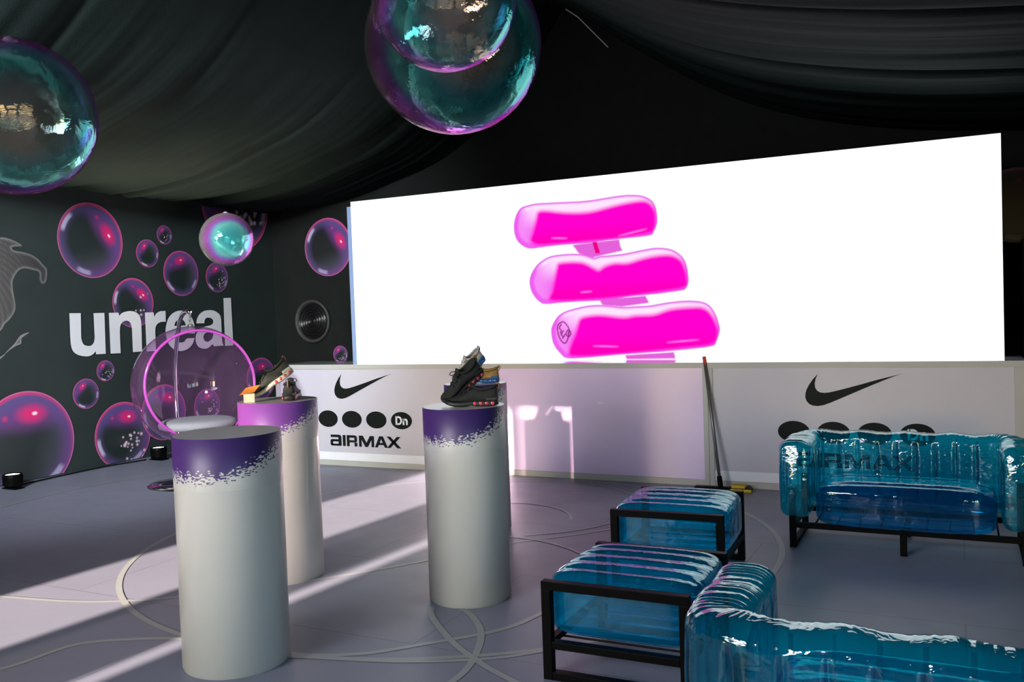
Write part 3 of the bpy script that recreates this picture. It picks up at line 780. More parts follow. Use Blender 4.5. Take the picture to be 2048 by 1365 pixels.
# printed logos
SWO = [(-1.061,.991),(-1.077,.956),(-1.088,.913),(-1.086,.877),(-1.073,.852),(-1.048,.836),(-1.013,.832),(-.967,.838),(-.886,.859),(-.75,.898),(-.605,.942),(-.474,.977),(-.414,.992),(-.474,.972),(-.567,.933),(-.695,.876),(-.808,.824),(-.888,.787),(-.963,.753),(-1.021,.730),(-1.068,.721),(-1.108,.725),(-1.137,.739),(-1.157,.763),(-1.166,.793),(-1.164,.827),(-1.155,.858),(-1.133,.901),(-1.103,.944)]
def panel_logo(dx):
    fn = lambda u, v, t: (u+dx, CY0-.0008-t, v)
    bm = BM(); outline_prism(bm, SWO, fn, .0012); cpart('tick_emblem', bm, M_black_paint)
    for k in range(4):
        bm = BM(); outline_prism(bm, ell(-1.266+.3165*k, .503, .130, .0905, 56), fn, .0012); cpart('black_oval', bm, M_black_paint)
    # white Dn on the last oval
    f2 = lambda u, v, t: (u+dx, CY0-.0021-t, v)
    bm = BM(); cx = -.317
    b0, b1 = .458, .548
    st = .021
    outline_prism(bm, [(cx-.072, b0), (cx-.072+st, b0), (cx-.072+st, b1), (cx-.072, b1)], f2, .001)
    stroke(bm, [(cx-.06, b1-.009), (cx-.035, b1-.009)] + arc(cx-.032, .503, .030, .036, 90, -90, 16) + [(cx-.035, b0+.009), (cx-.06, b0+.009)], .019, f2, .001)
    outline_prism(bm, [(cx+.016, b0), (cx+.016+st, b0), (cx+.016+st, b0+.066), (cx+.016, b0+.066)], f2, .001)
    stroke(bm, [(cx+.026, b0+.040)] + arc(cx+.047, b0+.040, .021, .018, 160, 0, 12) + [(cx+.068, b0)], .020, f2, .001)
    cpart('oval_letters', bm, M_white_print)
    # AIRMAX with a small square a
    bm = BM(); z0, z1 = .212, .333; t = .0012
    def rc(x0, x1, a, b): outline_prism(bm, [(x0, a), (x1, a), (x1, b), (x0, b)], fn, t)
    def pg(*p): outline_prism(bm, list(p), fn, t)
    s = .040; h = .027; z1, z0 = .331, .211
    # a
    x0, x1 = -1.246, -1.098
    rc(x0+.005, x1-s, z1-h, z1); pg((x1-s, z0), (x1, z0), (x1, z1-.02), (x1-.012, z1-.004), (x1-.03, z1), (x1-s, z1))
    rc(x0+.03, x1-s, z0+.046, z0+.071); rc(x0+.02, x1-s, z0, z0+.022)
    pg((x0+.02, z0), (x0+.036, z0+.001), (x0+.036, z0+.071), (x0+.02, z0+.071), (x0+.004, z0+.064), (x0, z0+.05), (x0, z0+.02), (x0+.005, z0+.006))
    rc(-1.080, -1.043, z0, z1)                                          # I
    x0 = -1.027                                                         # R
    rc(x0, x0+.036, z0, z1); rc(x0+.036, x0+.10, z1-h, z1); rc(x0+.036, x0+.10, z0+.042, z0+.066)
    pg((x0+.10, z0+.042), (x0+.125, z0+.046), (x0+.135, z0+.058), (x0+.135, z1-.022), (x0+.126, z1-.006), (x0+.10, z1), (x0+.10, z1-h), (x0+.10, z0+.066))
    rc(x0+.10, x0+.137, z0, z0+.042)
    x0, x1 = -.867, -.672                                               # M
    rc(x0, x0+.034, z0, z1); rc(x1-.034, x1, z0, z1); xm = (x0+x1)/2
    pg((x0+.034, z1), (x0+.034, z1-.045), (xm-.017, z0), (xm, z0), (xm, z0+.045), (x0+.052, z1))
    pg((x1-.034, z1), (x1-.052, z1), (xm, z0+.045), (xm, z0), (xm+.017, z0), (x1-.034, z1-.045))
    x0, x1 = -.664, -.498; xm = (x0+x1)/2                               # A
    pg((x0, z0), (x0+.038, z0), (xm, z1-.03), (xm, z1), (xm-.024, z1))
    pg((x1, z0), (x1-.038, z0), (xm, z1-.03), (xm, z1), (xm+.024, z1))
    rc(x0+.045, x1-.045, z0+.028, z0+.05)
    x0, x1 = -.512, -.336; xm = (x0+x1)/2; zm = (z0+z1)/2               # X
    pg((x0, z1), (x0+.047, z1), (x1+.006, z0), (x1-.045, z0))
    pg((x1, z1), (x1-.047, z1), (xm-.01, zm+.012), (xm+.012, zm-.012))
    pg((x0+.002, z0), (x0+.047, z0), (xm+.010, zm-.010), (xm-.014, zm+.012))
    cpart('logo_lettering', bm, M_black_paint)
panel_logo(0); panel_logo(-4.887)

# small metal bracket visible on the middle panel
bm = BM(); box(bm, -3.02, -2.965, CY0-.006, CY0-.001, .715, .728); cpart('pull_edge', bm, M_white_strip)

# ================================================================== LED SCREEN
SY = 8.25
led = empty('led_screen', (-2.9, SY, CZ), label='wide glowing white screen with pink balloon picture above the counter', cat='screen')
def lpart(name, bm, m):
    o = obj(name, bm, m)
    for v in o.data.vertices: v.co -= led.location
    o.parent = led
    return o
SX0, SX1, SZ0, SZ1 = -6.108, .317, CZ+.0005, 2.891
lpart('cabinet', box(BM(), SX0, SX1, SY+.004, SY+.10, SZ0, SZ1), M_black_metal)
bm = BM(); vs = [bm.verts.new(p) for p in ((SX0, SY, SZ0), (SX1, SY, SZ0), (SX1, SY, SZ1), (SX0, SY, SZ1))]; bm.faces.new(vs)
lpart('display', bm, M_screen)
lpart('edge_strip', box(BM(), -6.178, -6.112, SY+.02, SY+.03, SZ0, 2.842), M_edge)  # milky bluish see-through strip just left of the display
O1=[(-4.068,2.461),(-4.04,2.573),(-3.982,2.646),(-3.894,2.667),(-3.8,2.677),(-3.555,2.668),(-3.257,2.658),(-2.967,2.675),(-2.826,2.676),(-2.701,2.658),(-2.619,2.618),(-2.573,2.561),(-2.555,2.481),(-2.554,2.389),(-2.588,2.312),(-2.63,2.275),(-2.839,2.266),(-3.053,2.258),(-3.272,2.245),(-3.571,2.244),(-3.755,2.235),(-3.896,2.23),(-3.988,2.271),(-4.049,2.346)]
C1=[(-3.813,2.541),(-3.796,2.588),(-3.726,2.601),(-3.529,2.567),(-3.35,2.548),(-3.203,2.55),(-3.042,2.577),(-2.885,2.601),(-2.702,2.612),(-2.62,2.585),(-2.568,2.508),(-2.564,2.416),(-2.594,2.312),(-2.699,2.287),(-2.981,2.266),(-3.272,2.259),(-3.571,2.255),(-3.801,2.259),(-3.885,2.307),(-3.858,2.389),(-3.832,2.472)]
O2=[(-3.912,1.884),(-3.89,1.968),(-3.824,2.056),(-3.745,2.108),(-3.651,2.14),(-3.484,2.148),(-3.35,2.14),(-3.276,2.122),(-3.204,2.095),(-3.131,2.107),(-2.915,2.114),(-2.704,2.141),(-2.565,2.152),(-2.43,2.13),(-2.338,2.072),(-2.287,1.991),(-2.267,1.86),(-2.273,1.795),(-2.301,1.751),(-2.334,1.739),(-2.579,1.716),(-2.858,1.701),(-3.073,1.675),(-3.367,1.673),(-3.593,1.667),(-3.746,1.661),(-3.822,1.696),(-3.889,1.784)]
C2=[(-3.61,2.01),(-3.578,2.064),(-3.427,2.069),(-3.308,2.051),(-3.207,1.995),(-3.157,1.972),(-3.091,2.009),(-2.989,2.031),(-2.861,2.026),(-2.706,2.061),(-2.568,2.08),(-2.432,2.078),(-2.339,2.033),(-2.295,1.953),(-2.278,1.834),(-2.307,1.764),(-2.579,1.73),(-3.001,1.693),(-3.441,1.682),(-3.668,1.691),(-3.698,1.72),(-3.664,1.789),(-3.637,1.899)]
O3=[(-3.69,1.382),(-3.669,1.452),(-3.613,1.528),(-3.535,1.574),(-3.414,1.605),(-3.264,1.628),(-3.104,1.625),(-2.932,1.602),(-2.791,1.604),(-2.651,1.606),(-2.445,1.632),(-2.244,1.638),(-2.101,1.606),(-2.025,1.513),(-1.99,1.397),(-1.989,1.345),(-2.02,1.255),(-2.06,1.211),(-2.258,1.187),(-2.528,1.165),(-2.735,1.154),(-3.019,1.136),(-3.312,1.114),(-3.522,1.109),(-3.596,1.156),(-3.669,1.255)]
C3=[(-3.405,1.432),(-3.373,1.5),(-3.298,1.525),(-3.151,1.532),(-2.921,1.503),(-2.794,1.517),(-2.613,1.521),(-2.447,1.566),(-2.246,1.579),(-2.128,1.568),(-2.052,1.501),(-2.003,1.384),(-2.005,1.307),(-2.06,1.224),(-2.324,1.195),(-2.735,1.16),(-3.165,1.131),(-3.461,1.127),(-3.505,1.169),(-3.471,1.266),(-3.43,1.349)]
S1=[(-3.428,2.235),(-2.939,2.257),(-2.927,2.189),(-2.907,2.147),(-3.13,2.113),(-3.219,2.098),(-3.364,2.148),(-3.393,2.191)]
D1=[(-3.22,2.262),(-3.176,2.273),(-3.137,2.134),(-3.188,2.137)]
S2=[(-3.16,1.679),(-2.69,1.701),(-2.657,1.633),(-2.932,1.606),(-3.133,1.63)]
S3=[(-2.912,1.133),(-2.426,1.157),(-2.414,1.097),(-2.899,1.094)]
def lin(c): return tuple(((x/255+.055)/1.055)**2.4 if x > 10 else x/255/12.92 for x in c)
def balloons(u, v):
    white = np.array((.95, .98, 1.0))
    col = np.tile(white, (len(u), 1))
    keep = np.zeros(len(u), bool)
    def over(cl, a):
        nonlocal col
        a = np.clip(a, 0, 1)[:, None]
        col = col*(1-a) + np.array(cl)[None]*a
    e = .006
    for st in (S1, S2, S3):
        d = sdf(u, v, st); over(lin((226, 96, 216)), sm(e, -e, d)); keep |= d < .02
    d = sdf(u, v, D1); over(lin((235, 0, 130)), sm(e, -e, d))
    for O, Cc in ((O1, C1), (O2, C2), (O3, C3)):
        O, Cc = smooth_poly(O, 4), smooth_poly(Cc, 4)
        d = sdf(u, v, O); dc = sdf(u, v, Cc); keep |= d < .02
        xs = [p[0] for p in O]; zs = [p[1] for p in O]
        top = (v-min(zs))/(max(zs)-min(zs)); left = (u-min(xs))/(max(xs)-min(xs))
        a = sm(e, -e, d)
        over(lin((238, 92, 238)), a)
        over(lin((253, 226, 254)), a*sm(.35, .85, top)*sm(-.003, -.03, d)*sm(.02, .12, left))
        over(lin((246, 150, 246)), a*.7*sm(.22, .05, left)*sm(-.03, -.07, d))
        over(lin((255, 0, 204)), a*sm(.035, -.03, dc))
        over(lin((255, 0, 176)), a*sm(.0, -.03, dc)*sm(.5, .1, top)*.8)
        over(lin((205, 100, 205)), .7*a*sm(-.012, -.002, d))
    for p in ([(-3.66,2.319),(-3.478,2.304)], [(-3.363,1.762),(-3.23,1.766)], [(-3.249,1.228),(-2.974,1.217)], [(-2.498,1.25),(-2.176,1.271)], [(-2.95,2.29),(-2.65,2.34)]):
        d = seg_dist(u, v, p, False); 
        tt = np.clip(((u-p[0][0])*(p[1][0]-p[0][0]) + (v-p[0][1])*(p[1][1]-p[0][1]))/((p[1][0]-p[0][0])**2+(p[1][1]-p[0][1])**2), 0, 1)
        over(lin((255, 120, 245)), .75*sm(.016, .002, d)*(4*tt*(1-tt))**.6)
    ink = lin((140, 20, 120))
    L1 = smooth_poly([(-3.562,1.475),(-3.517,1.441),(-3.494,1.385),(-3.515,1.295),(-3.547,1.258),(-3.591,1.296),(-3.616,1.367),(-3.616,1.437)], 4)
    L2 = smooth_poly([(-3.501,1.392),(-3.479,1.371),(-3.48,1.343),(-3.504,1.325),(-3.524,1.344),(-3.523,1.372)], 4)
    for p, cl in ((L1, True), (L2, True), ([(-3.578,1.45),(-3.602,1.415),(-3.58,1.387),(-3.589,1.359)], False), ([(-3.557,1.386),(-3.582,1.345),(-3.56,1.324)], False), ([(-3.536,1.351),(-3.568,1.31)], False), ([(-3.50,1.372),(-3.503,1.345)], False)):
        d = seg_dist(u, v, p, cl); over(ink, .9*sm(.010, .004, d))
    return col, keep
p = raster('picture', -4.10, -1.95, SZ0+.001, 2.70, 300, 225, balloons, lambda u, v: np.stack([u, np.full(len(u), SY-.002), v], 1) - np.array(led.location)[None], M_screenpic, led)

# ================================================================== PEDESTALS
def pedestal(x, y, r, h, label, wrapm, face):
    t = empty('display_pedestal', (x, y, 0), (0, 0, face), label, 'pedestal', None)
    obj('column', lathe(BM(), [(r-.006, 0), (r-.006, .012), (r, .013), (r, h-.012)], 96, cap1=False), M_white_lam, t, smooth=True)
    o = obj('top_disc', lathe(BM(), [(r-.004, h-.012), (r-.001, h-.011), (r-.001, h-.001), (r-.003, h)], 96), M_top_lam, t)
    wr = lathe(BM(), [(r+.0012, -.235), (r+.0012, -.001), (r-.001, 0)], 96, cap0=False, cap1=False)
    wo = obj('printed_wrap', wr, wrapm, t, smooth=True)
    wo.location = (0, 0, h)
    return t
def face_to_cam(x, y): return math.atan2(-x, y)     # local -Y looks at the camera side
PEDS = {
    'a': (-3.08, 3.13, .245, 1.08, 'white cylinder pedestal with empty grey top, nearest to the camera', M_wrap),
    'b': (-3.80, 4.30, .240, 1.10, 'sunlit white pedestal with purple band holding dark sneakers beside the bubble chair', M_wrap_m),
    'c': (-2.50, 4.35, .230, 1.08, 'white pedestal with black sneakers on top standing mid-floor before the counter', M_wrap),
    'd': (-3.20, 5.75, .230, 1.08, 'rearmost pedestal half hidden, carrying white and blue sneakers', M_wrap),
}
for k, (x, y, r, h, lab, wm) in PEDS.items():
    fa = -math.atan2(-x, y) * 0 + math.atan2(-x, y) * -1
    p = pedestal(x, y, r, h, lab, wm, math.atan2(-x, y))
    p['group'] = 'display pedestals'

# ================================================================== SNEAKERS
def sneaker(name, label, loc, rot, mu, msole, mair, mlace, mlin, mtab, group='sneakers on the pedestals'):
    t = empty(name, loc, rot, label, 'shoe', group)
    # plan outline half-widths along the length
    st = [(-.150, .012), (-.146, .026), (-.130, .036), (-.09, .040), (-.04, .038), (.0, .040), (.05, .048), (.09, .049), (.12, .042), (.14, .028), (.150, .010)]
    def spring(x): return .020*max(0, (x-.06)/.09)**2 + .006*max(0, (-x-.11)/.04)
    # midsole
    bm = BM(); rings = []
    for x, wd in st:
        z0 = spring(x); top = z0 + (.030 if x < 0 else .030-.010*min(1, x/.12))
        z00 = z0 + (0 if x < 0 or x > .03 else .006)
        w2 = wd*1.06
        rings.append([bm.verts.new(q) for q in ((x, -w2*.9, z00), (x, -w2, z00+.008), (x, -w2*.97, top), (x, 0, top+.002), (x, w2*.97, top), (x, w2, z00+.008), (x, w2*.9, z00), (x, 0, z00-.001))])
    for a, b in zip(rings, rings[1:]):
        for i in range(8): bm.faces.new((a[i], a[(i+1) % 8], b[(i+1) % 8], b[i]))
    bm.faces.new(rings[0][::-1]); bm.faces.new(rings[-1])
    o = obj('midsole', bm, msole, t, smooth=True)
    # four air pods under the heel half
    for k in range(4):
        xx = -.122 + .033*k
        bm = BM()
        prof = [(.002, -.0430), (.0085, -.0426), (.0108, -.040), (.0108, .040), (.0085, .0426), (.002, .0430)]
        lathe(bm, prof, 16, (xx, 0, .0165), axis='y')
        obj('air_unit', bm, mair, t, smooth=True)
    # upper
    hs = [(-.147, .052, .85), (-.142, .100, .86), (-.125, .104, .95), (-.10, .098, .96), (-.07, .090, .95), (-.045, .092, .93), (-.02, .100, .90), (.005, .094, .90), (.03, .078, .94), (.06, .064, .98), (.09, .055, 1), (.115, .048, .98), (.135, .041, .9), (.145, .034, .7)]
    bm = BM(); rings = []
    def hw(x):
        for (x0, a), (x1, b) in zip(st, st[1:]):
            if x0 <= x <= x1: return a + (b-a)*(x-x0)/(x1-x0)
        return .01
    for x, h, k in hs:
        zb = spring(x) + .024; ww = hw(x)*k
        ring = []
        for i in range(20):
            a = 2*PI*i/20
            cy, cz = math.cos(a), math.sin(a)
            e = .75
            yy = math.copysign(abs(cy)**e, cy)*ww*(1 - .28*max(0, cz))
            zz = (zb+h)/2 + math.copysign(abs(cz)**.8, cz)*(h-zb)/2 + spring(x)*.4
            ring.append(bm.verts.new((x, yy, zz)))
        rings.append(ring)
    for a, b in zip(rings, rings[1:]):
        for i in range(20): bm.faces.new((a[i], a[(i+1) % 20], b[(i+1) % 20], b[i]))
    bm.faces.new(rings[0][::-1]); bm.faces.new(rings[-1])
    obj('upper', bm, mu, t, smooth=True)
    # padded collar and dark lining
    col = catmull([(-.143, 0, .112), (-.125, .022, .106), (-.09, .029, .096), (-.05, .027, .094), (-.022, .017, .104), (-.012, 0, .112), (-.022, -.017, .104), (-.05, -.027, .094), (-.09, -.029, .096), (-.125, -.022, .106)], 4, True)
    obj('collar', tube(BM(), col, .0075, 8, True), mu, t, smooth=True)
    bm = BM(); vs = [bm.verts.new(p - Vector((0, 0, .001))) for p in col]; c = bm.verts.new((-.07, 0, .078))
    for i in range(len(vs)): bm.faces.new((vs[i], vs[(i+1) % len(vs)], c))
    obj('lining', bm, mlin, t, smooth=True)
    # tongue
    bm = BM()
    tg = [(.05, .070), (.02, .090), (-.005, .110), (-.022, .130)]
    L = []
    for x, z in tg: L.append([bm.verts.new((x, -.019, z)), bm.verts.new((x, 0, z+.006)), bm.verts.new((x, .019, z)), bm.verts.new((x-.006, .017, z-.006)), bm.verts.new((x-.006, -.017, z-.006))])
    for a, b in zip(L, L[1:]):
        for i in range(5): bm.faces.new((a[i], a[(i+1) % 5], b[(i+1) % 5], b[i]))
    bm.faces.new(L[0]); bm.faces.new(L[-1])
    obj('tongue', bm, mu, t, smooth=True)
    # laces
    bm = BM()
    for k in range(5):
        x = .058 - .0155*k; z = .070 + .0088*k + (.004 if k > 2 else 0)
        s = 1 if k % 2 else -1
        tube(bm, catmull([(x+.004*s, -.028, z-.010), (x, -.014, z+.001), (x-.001, 0, z+.005), (x-.002, .014, z+.001), (x-.004*s, .028, z-.010)], 4), .0028, 6)
    for s in (-1, 1):
        tube(bm, catmull([(-.010, 0, .116), (.008, .022*s, .126), (.022, .034*s, .112), (.012, .022*s, .104), (-.006, .004*s, .114)], 5), .0022, 6)
    obj('laces', bm, mlace, t, smooth=True)
    # heel tab and side overlay
    bm = BM(); tube(bm, catmull([(-.146, 0, .085), (-.157, 0, .108), (-.150, 0, .126), (-.140, 0, .112)], 5), .004, 6)
    obj('heel_tab', bm, mtab, t, smooth=True)
    bm = BM(); box(bm, -.145, -.085, -.0405, .0405, .030, .050)
    obj('heel_clip', bm, msole, t, bevel=.006)
    return t
K_up = mat('black_mesh_upper', (.014, .016, .015), .75, 0, .4, 60, bump=.6, bscale=300)
K_up2 = mat('charcoal_mesh_upper', (.045, .045, .036), .75, 0, .35, 60, bump=.6, bscale=300)
K_sole = mat('black_rubber', (.014, .014, .013), .5, 0, .15, 30)
K_sole2 = mat('cream_grey_foam', (.50, .47, .38), .6, 0, .1, 30)
K_air = mat('red_air_window', (.55, .045, .07), .15, 0, .15, 50, coat=.6)
K_airw = mat('blue_air_window', (.02, .10, .30), .15, 0, .15, 50, coat=.6)
K_lace = mat('black_lace', (.012, .012, .012), .9, 0, .1, 60)
K_lin = mat('dark_lining', (.02, .02, .02), .95, 0, .1, 60)
K_w = mat('white_grey_upper', (.50, .48, .45), .7, 0, .1, 40, bump=.4, bscale=250)
K_wl = mat('white_lace', (.62, .60, .58), .8, 0, .1, 60)
K_blue = mat('blue_sole', (.02, .09, .28), .4, 0, .3, 30)
K_gold = mat('gold_upper', (.30, .17, .04), .6, 0, .3, 25, bump=.4, bscale=200)
K_tab = mat('tab_brown', (.22, .11, .04), .7, 0, .1, 40)
R = math.radians
def on_ped(k, img_dx, depth, dz=0):
    """a point on pedestal top: img_dx metres to the viewer's right, depth metres away from the viewer"""
    x, y, r, h = PEDS[k][:4]
    d = Vector((x, y, 0)).normalized(); rt = Vector((d.y, -d.x, 0))
    q = Vector((x, y, h+.001)) + rt*img_dx + d*depth
    q.z += dz
    return q, math.degrees(math.atan2(d.y, d.x))
# black pair on the middle pedestal
q, va = on_ped('c', .045, -.055)
sneaker('sneaker', 'black sneaker lying flat with red windows in its sole, on the mid-floor pedestal', q, (0, 0, R(va+90-8)), K_up, K_sole, K_air, K_lace, K_lin, K_tab)
q, va = on_ped('c', .008, .080, .086)
sneaker('sneaker', 'black sneaker propped heel up behind its flat-lying mate on the mid-floor pedestal', q, (R(-12), R(34), R(va+90+24)), K_up, K_sole, K_air, K_lace, K_lin, K_tab)
# charcoal pair on the sunlit pedestal
q, va = on_ped('b', .085, .0)
sneaker('sneaker', 'dark sneaker standing heel towards the camera on the sunlit pedestal', q, (0, 0, R(va-8)), K_up, K_sole, K_air, K_lace, K_lin, K_tab)
q, va = on_ped('b', -.015, .02, .082)
sneaker('sneaker', 'charcoal sneaker tilted toe down against its mate on the sunlit pedestal', q, (R(8), R(33), R(va+90+6)), K_up2, K_sole2, K_air, K_lace, K_lin, K_orange if False else K_tab)
# white and blue pair on the rear pedestal
q, va = on_ped('d', .030, -.02)
sneaker('sneaker', 'blue soled sneaker with gold heel lying flat on the rearmost pedestal', q, (0, 0, R(va+90-4)), K_gold, K_blue, K_airw, K_wl, K_lin, K_gold)
q, va = on_ped('d', -.035, .085, .082)
sneaker('sneaker', 'white and blue sneaker propped upright on the rearmost pedestal', q, (R(-12), R(33), R(va+90+24)), K_w, K_blue, K_airw, K_wl, K_lin, K_blue)
# folded card leaning beside the sunlit pair
q, va = on_ped('b', -.155, -.075)
t = empty('folded_card', q, (0, 0, R(va-90)), 'orange folded card standing at the toe of the tilted charcoal sneaker', 'card')
bm = BM(); vs = [bm.verts.new(p) for p in ((-.07, .0, .045), (.02, -.02, .062), (.055, .0, .105), (-.03, .02, .088))]; f = bm.faces.new(vs)
bmesh.ops.solidify(bm, geom=[f], thickness=.002); obj('flap', bm, M_orange, t)
bm = BM(); box(bm, -.045, .02, -.012, -.008, 0, .052); box(bm, -.045, .02, .008, .012, 0, .055); box(bm, -.045, -.041, -.012, .012, 0, .055)
obj('stand', bm, M_cream, t)

# ================================================================== BUBBLE CHAIR
BC = Vector((-6.60, 6.30, 1.0)); BR = .565
chair = empty('bubble_chair', (-6.85, 6.45, 0), (0, 0, 0), 'clear pink tinted bubble chair hanging from a chrome stand by the printed wall', 'chair')
off = Vector((-6.85, 6.45, 0))
def chp(name, bm, m, parent=chair, smooth=True):
    for v in bm.verts: v.co -= off
    return obj(name, bm, m, parent, smooth=smooth)
nrm = Vector((.885, -.464, .06)).normalized()
uu = nrm.cross(Vector((0, 0, 1))).normalized(); vv = uu.cross(nrm)
bm = BM(); rings = []
a0 = math.acos(.44)
for i in range(40):
    th = a0 + (PI-.001-a0)*i/39
    rings.append([bm.verts.new(BC + BR*(nrm*math.cos(th) + (uu*math.cos(2*PI*k/80) + vv*math.sin(2*PI*k/80))*math.sin(th))) for k in range(80)])
for a, b in zip(rings, rings[1:]):
    for k in range(80): bm.faces.new((a[k], a[(k+1) % 80], b[(k+1) % 80], b[k]))
chp('shell', bm, M_bubble)
rc_ = BC + nrm*BR*.44; rr_ = BR*math.sin(a0)
chp('rim', tube(BM(), [rc_ + (uu*math.cos(2*PI*k/96) + vv*math.sin(2*PI*k/96))*rr_ for k in range(96)], .013, 10, True), M_ring)
bm = BM(); lathe(bm, [(.05, .585), (.30, .588), (.345, .605), (.355, .635), (.345, .662), (.30, .678), (.15, .684), (.02, .685)], 48, (-6.53, 6.26, 0))
chp('seat_cushion', bm, M_grey_fab)
stand = chp('stand_pole', tube(BM(), catmull([(-7.12, 6.62, .01), (-7.22, 6.68, .25), (-7.32, 6.74, .7), (-7.30, 6.73, 1.15), (-7.17, 6.66, 1.46), (-6.98, 6.53, 1.64), (-6.78, 6.41, 1.705), (-6.62, 6.31, 1.70)], 8), .022, 14), M_chrome)
bm = BM(); lathe(bm, [(.41, 0), (.415, .006), (.40, .016), (.2, .026), (.05, .03)], 64, (-6.85, 6.45, 0)); chp('base_plate', bm, M_chrome)
bm = BM()
def loop(c, rx, rz, ang):
    d = Vector((math.cos(ang), math.sin(ang), 0))
    return [Vector(c) + d*rx*math.cos(2*PI*k/20) + Vector((0, 0, 1))*rz*math.sin(2*PI*k/20) for k in range(20)]
for k, zc in enumerate((1.672, 1.636, 1.600)):
    tube(bm, loop((-6.615, 6.307, zc), .012, .024, k*PI/2), .0045, 6, True)
box(bm, -6.635, -6.595, 6.29, 6.325, 1.553, 1.582)
chp('hook_chain', bm, M_pole)

# ================================================================== UPLIGHTS
def uplight(loc, rot, label):
    t = empty('uplight', loc, (0, 0, 0), label, 'lamp', 'uplights along the printed wall')
    bm = BM(); lathe(bm, [(.075, .03), (.09, .035), (.095, .12), (.088, .15), (.082, .15), (.078, .138)], 32, cap1=False); obj('housing', bm, M_black_metal, t)
    bm = BM(); lathe(bm, [(.079, .137), (.06, .142), (.01, .145)], 32); obj('lens', bm, M_lensglow, t, smooth=True)
    bm = BM()
    for s in (-1, 1): box(bm, s*.098-.006, s*.098+.006, -.02, .02, 0, .10)
    box(bm, -.104, .104, -.05, .05, 0, .012); obj('bracket', bm, M_black_metal, t)
    l = bpy.data.lights.new('uplight_beam', 'SPOT'); l.energy = 620; l.spot_size = R(60); l.spot_blend = 1; l.color = (1, .84, .62); l.shadow_soft_size = .06
    lo = bpy.data.objects.new('uplight_beam', l); C.objects.link(lo); lo.parent = t; lo.location = (0, 0, .16); lo.rotation_euler = Vector((math.sin(R(16)), 0, math.cos(R(16)))).to_track_quat('-Z', 'Y').to_euler(); lo.rotation_euler.rotate_axis('Z', 0)
    return t
uplight((-8.50, 5.70, 0), 1.2, 'glowing black uplight below the largest printed bubble at the left wall')
uplight((-8.45, 7.48, 0), 1.4, 'glowing black uplight on the floor left of the bubble chair')
bm = BM(); tube(bm, catmull([(-8.56, 5.8, .012), (-8.62, 6.3, .012), (-8.64, 6.9, .012), (-8.55, 7.38, .012)], 8), .008, 8)
tag(obj('power_cable', bm, M_black_paint, smooth=True), 'black cable on the floor along the printed wall between two uplights', 'cable')

# ================================================================== IRIDESCENT BALLS
def ball(c, r, label, cord_top, seed, lo=.20, hi=.50, shift=0., body=.05):
    c = Vector(c)
    t = empty('hanging_ball', c, (0, 0, 0), label, 'balloon', 'iridescent balls hung from the tent ceiling')
    bm = BM(); bmesh.ops.create_uvsphere(bm, u_segments=96, v_segments=64, radius=r)
    for v in bm.verts:      # six welded panels, very slightly drawn in at the seams, a little squashed
        a = math.atan2(v.co.y, v.co.x); lat = v.co.z/r
        k = abs(math.sin(3*a))
        v.co *= 1 - .006*(1-k)**4*(1-lat**4)
    obj('skin', bm, iridescent('iridescent_film', seed*3.7, lo, hi, shift, body), t, smooth=True)
    bm = BM(); lathe(bm, [(.03, r-.006), (.022, r+.004), (.008, r+.012)], 20); obj('valve', bm, M_seam, t, smooth=True)
    h = cord_top - c.z
    bm = BM(); tube(bm, [(0, 0, r+.008), (0, 0, h)], .0007, 5); obj('cord', bm, M_nylon, t)
    return t
ball((-2.30, 4.035, 2.978), .452, 'largest iridescent ball hanging top centre behind a smaller ball', 4.02, .2)
ball((-1.77, 3.05, 2.83), .283, 'iridescent ball in front overlapping the largest ball at top centre', 3.75, 1.1)
ball((-3.50, 2.44, 2.48), .320, 'iridescent ball cut by the left picture edge under the dark ceiling', 4.7, 2.0)
ball((-5.90, 6.10, 2.337), .238, 'smallest iridescent ball hanging near the printed wall corner', 3.62, 2.7, .55, .70, .27, .55)

# ================================================================== BLUE INFLATABLE FURNITURE
def ottoman(x, y, rz, label):
    t = empty('ottoman', (x, y, 0), (0, 0, rz), label, 'ottoman', 'clear blue inflatable ottomans')
    W, D = .325, .355; s = .042
    for sy in (-1, 1):
        yy = sy*(D - s/2)
        bm = BM()
        box(bm, -W, W, yy-s/2, yy+s/2, .392, .430)                      # top bar
        box(bm, -W, -W+s, yy-s/2, yy+s/2, 0, .392); box(bm, W-s, W, yy-s/2, yy+s/2, 0, .392)
        box(bm, -W+s, W-s, yy-s/2, yy+s/2, .137, .170)
        box(bm, -W+s, W-s, yy-s/2, yy+s/2, 0, .036)
        obj('end_frame', bm, M_black_metal, t, bevel=.0025)
    for sx in (-1, 1):
        bm = BM(); xx = sx*(W-.018); box(bm, xx-.018, xx+.018, -D+s, D-s, .140, .168); obj('side_rail', bm, M_black_metal, t, bevel=.002)
    for k in range(5):
        yy = -.24 + .12*k
        bm = BM(); tube(bm, [(-W+.03, yy, .158), (W-.03, yy, .158)], .005, 8); obj('cross_rod', bm, M_black_metal, t)
    o = obj('air_cushion', pillow(.335, .305, .138, 7, 44, 5, .020, 1, .04), M_vinyl, t, smooth=True)
    o.location = (0, 0, .313)
    bm = BM(); lathe(bm, [(.022, 0), (.022, .006), (.010, .010)], 20, (-.30, -.08, 0), axis='x'); v = obj('air_valve', bm, M_vinyl_s, o, smooth=True); v.location = (.60, 0, 0)
    return t
ottoman(-1.318, 3.818, R(0.5), 'clear blue inflatable ottoman in black frame, the one touching the near sofa')
ottoman(-1.528, 5.215, R(3.0), 'clear blue inflatable ottoman in black frame, farther one towards the counter')

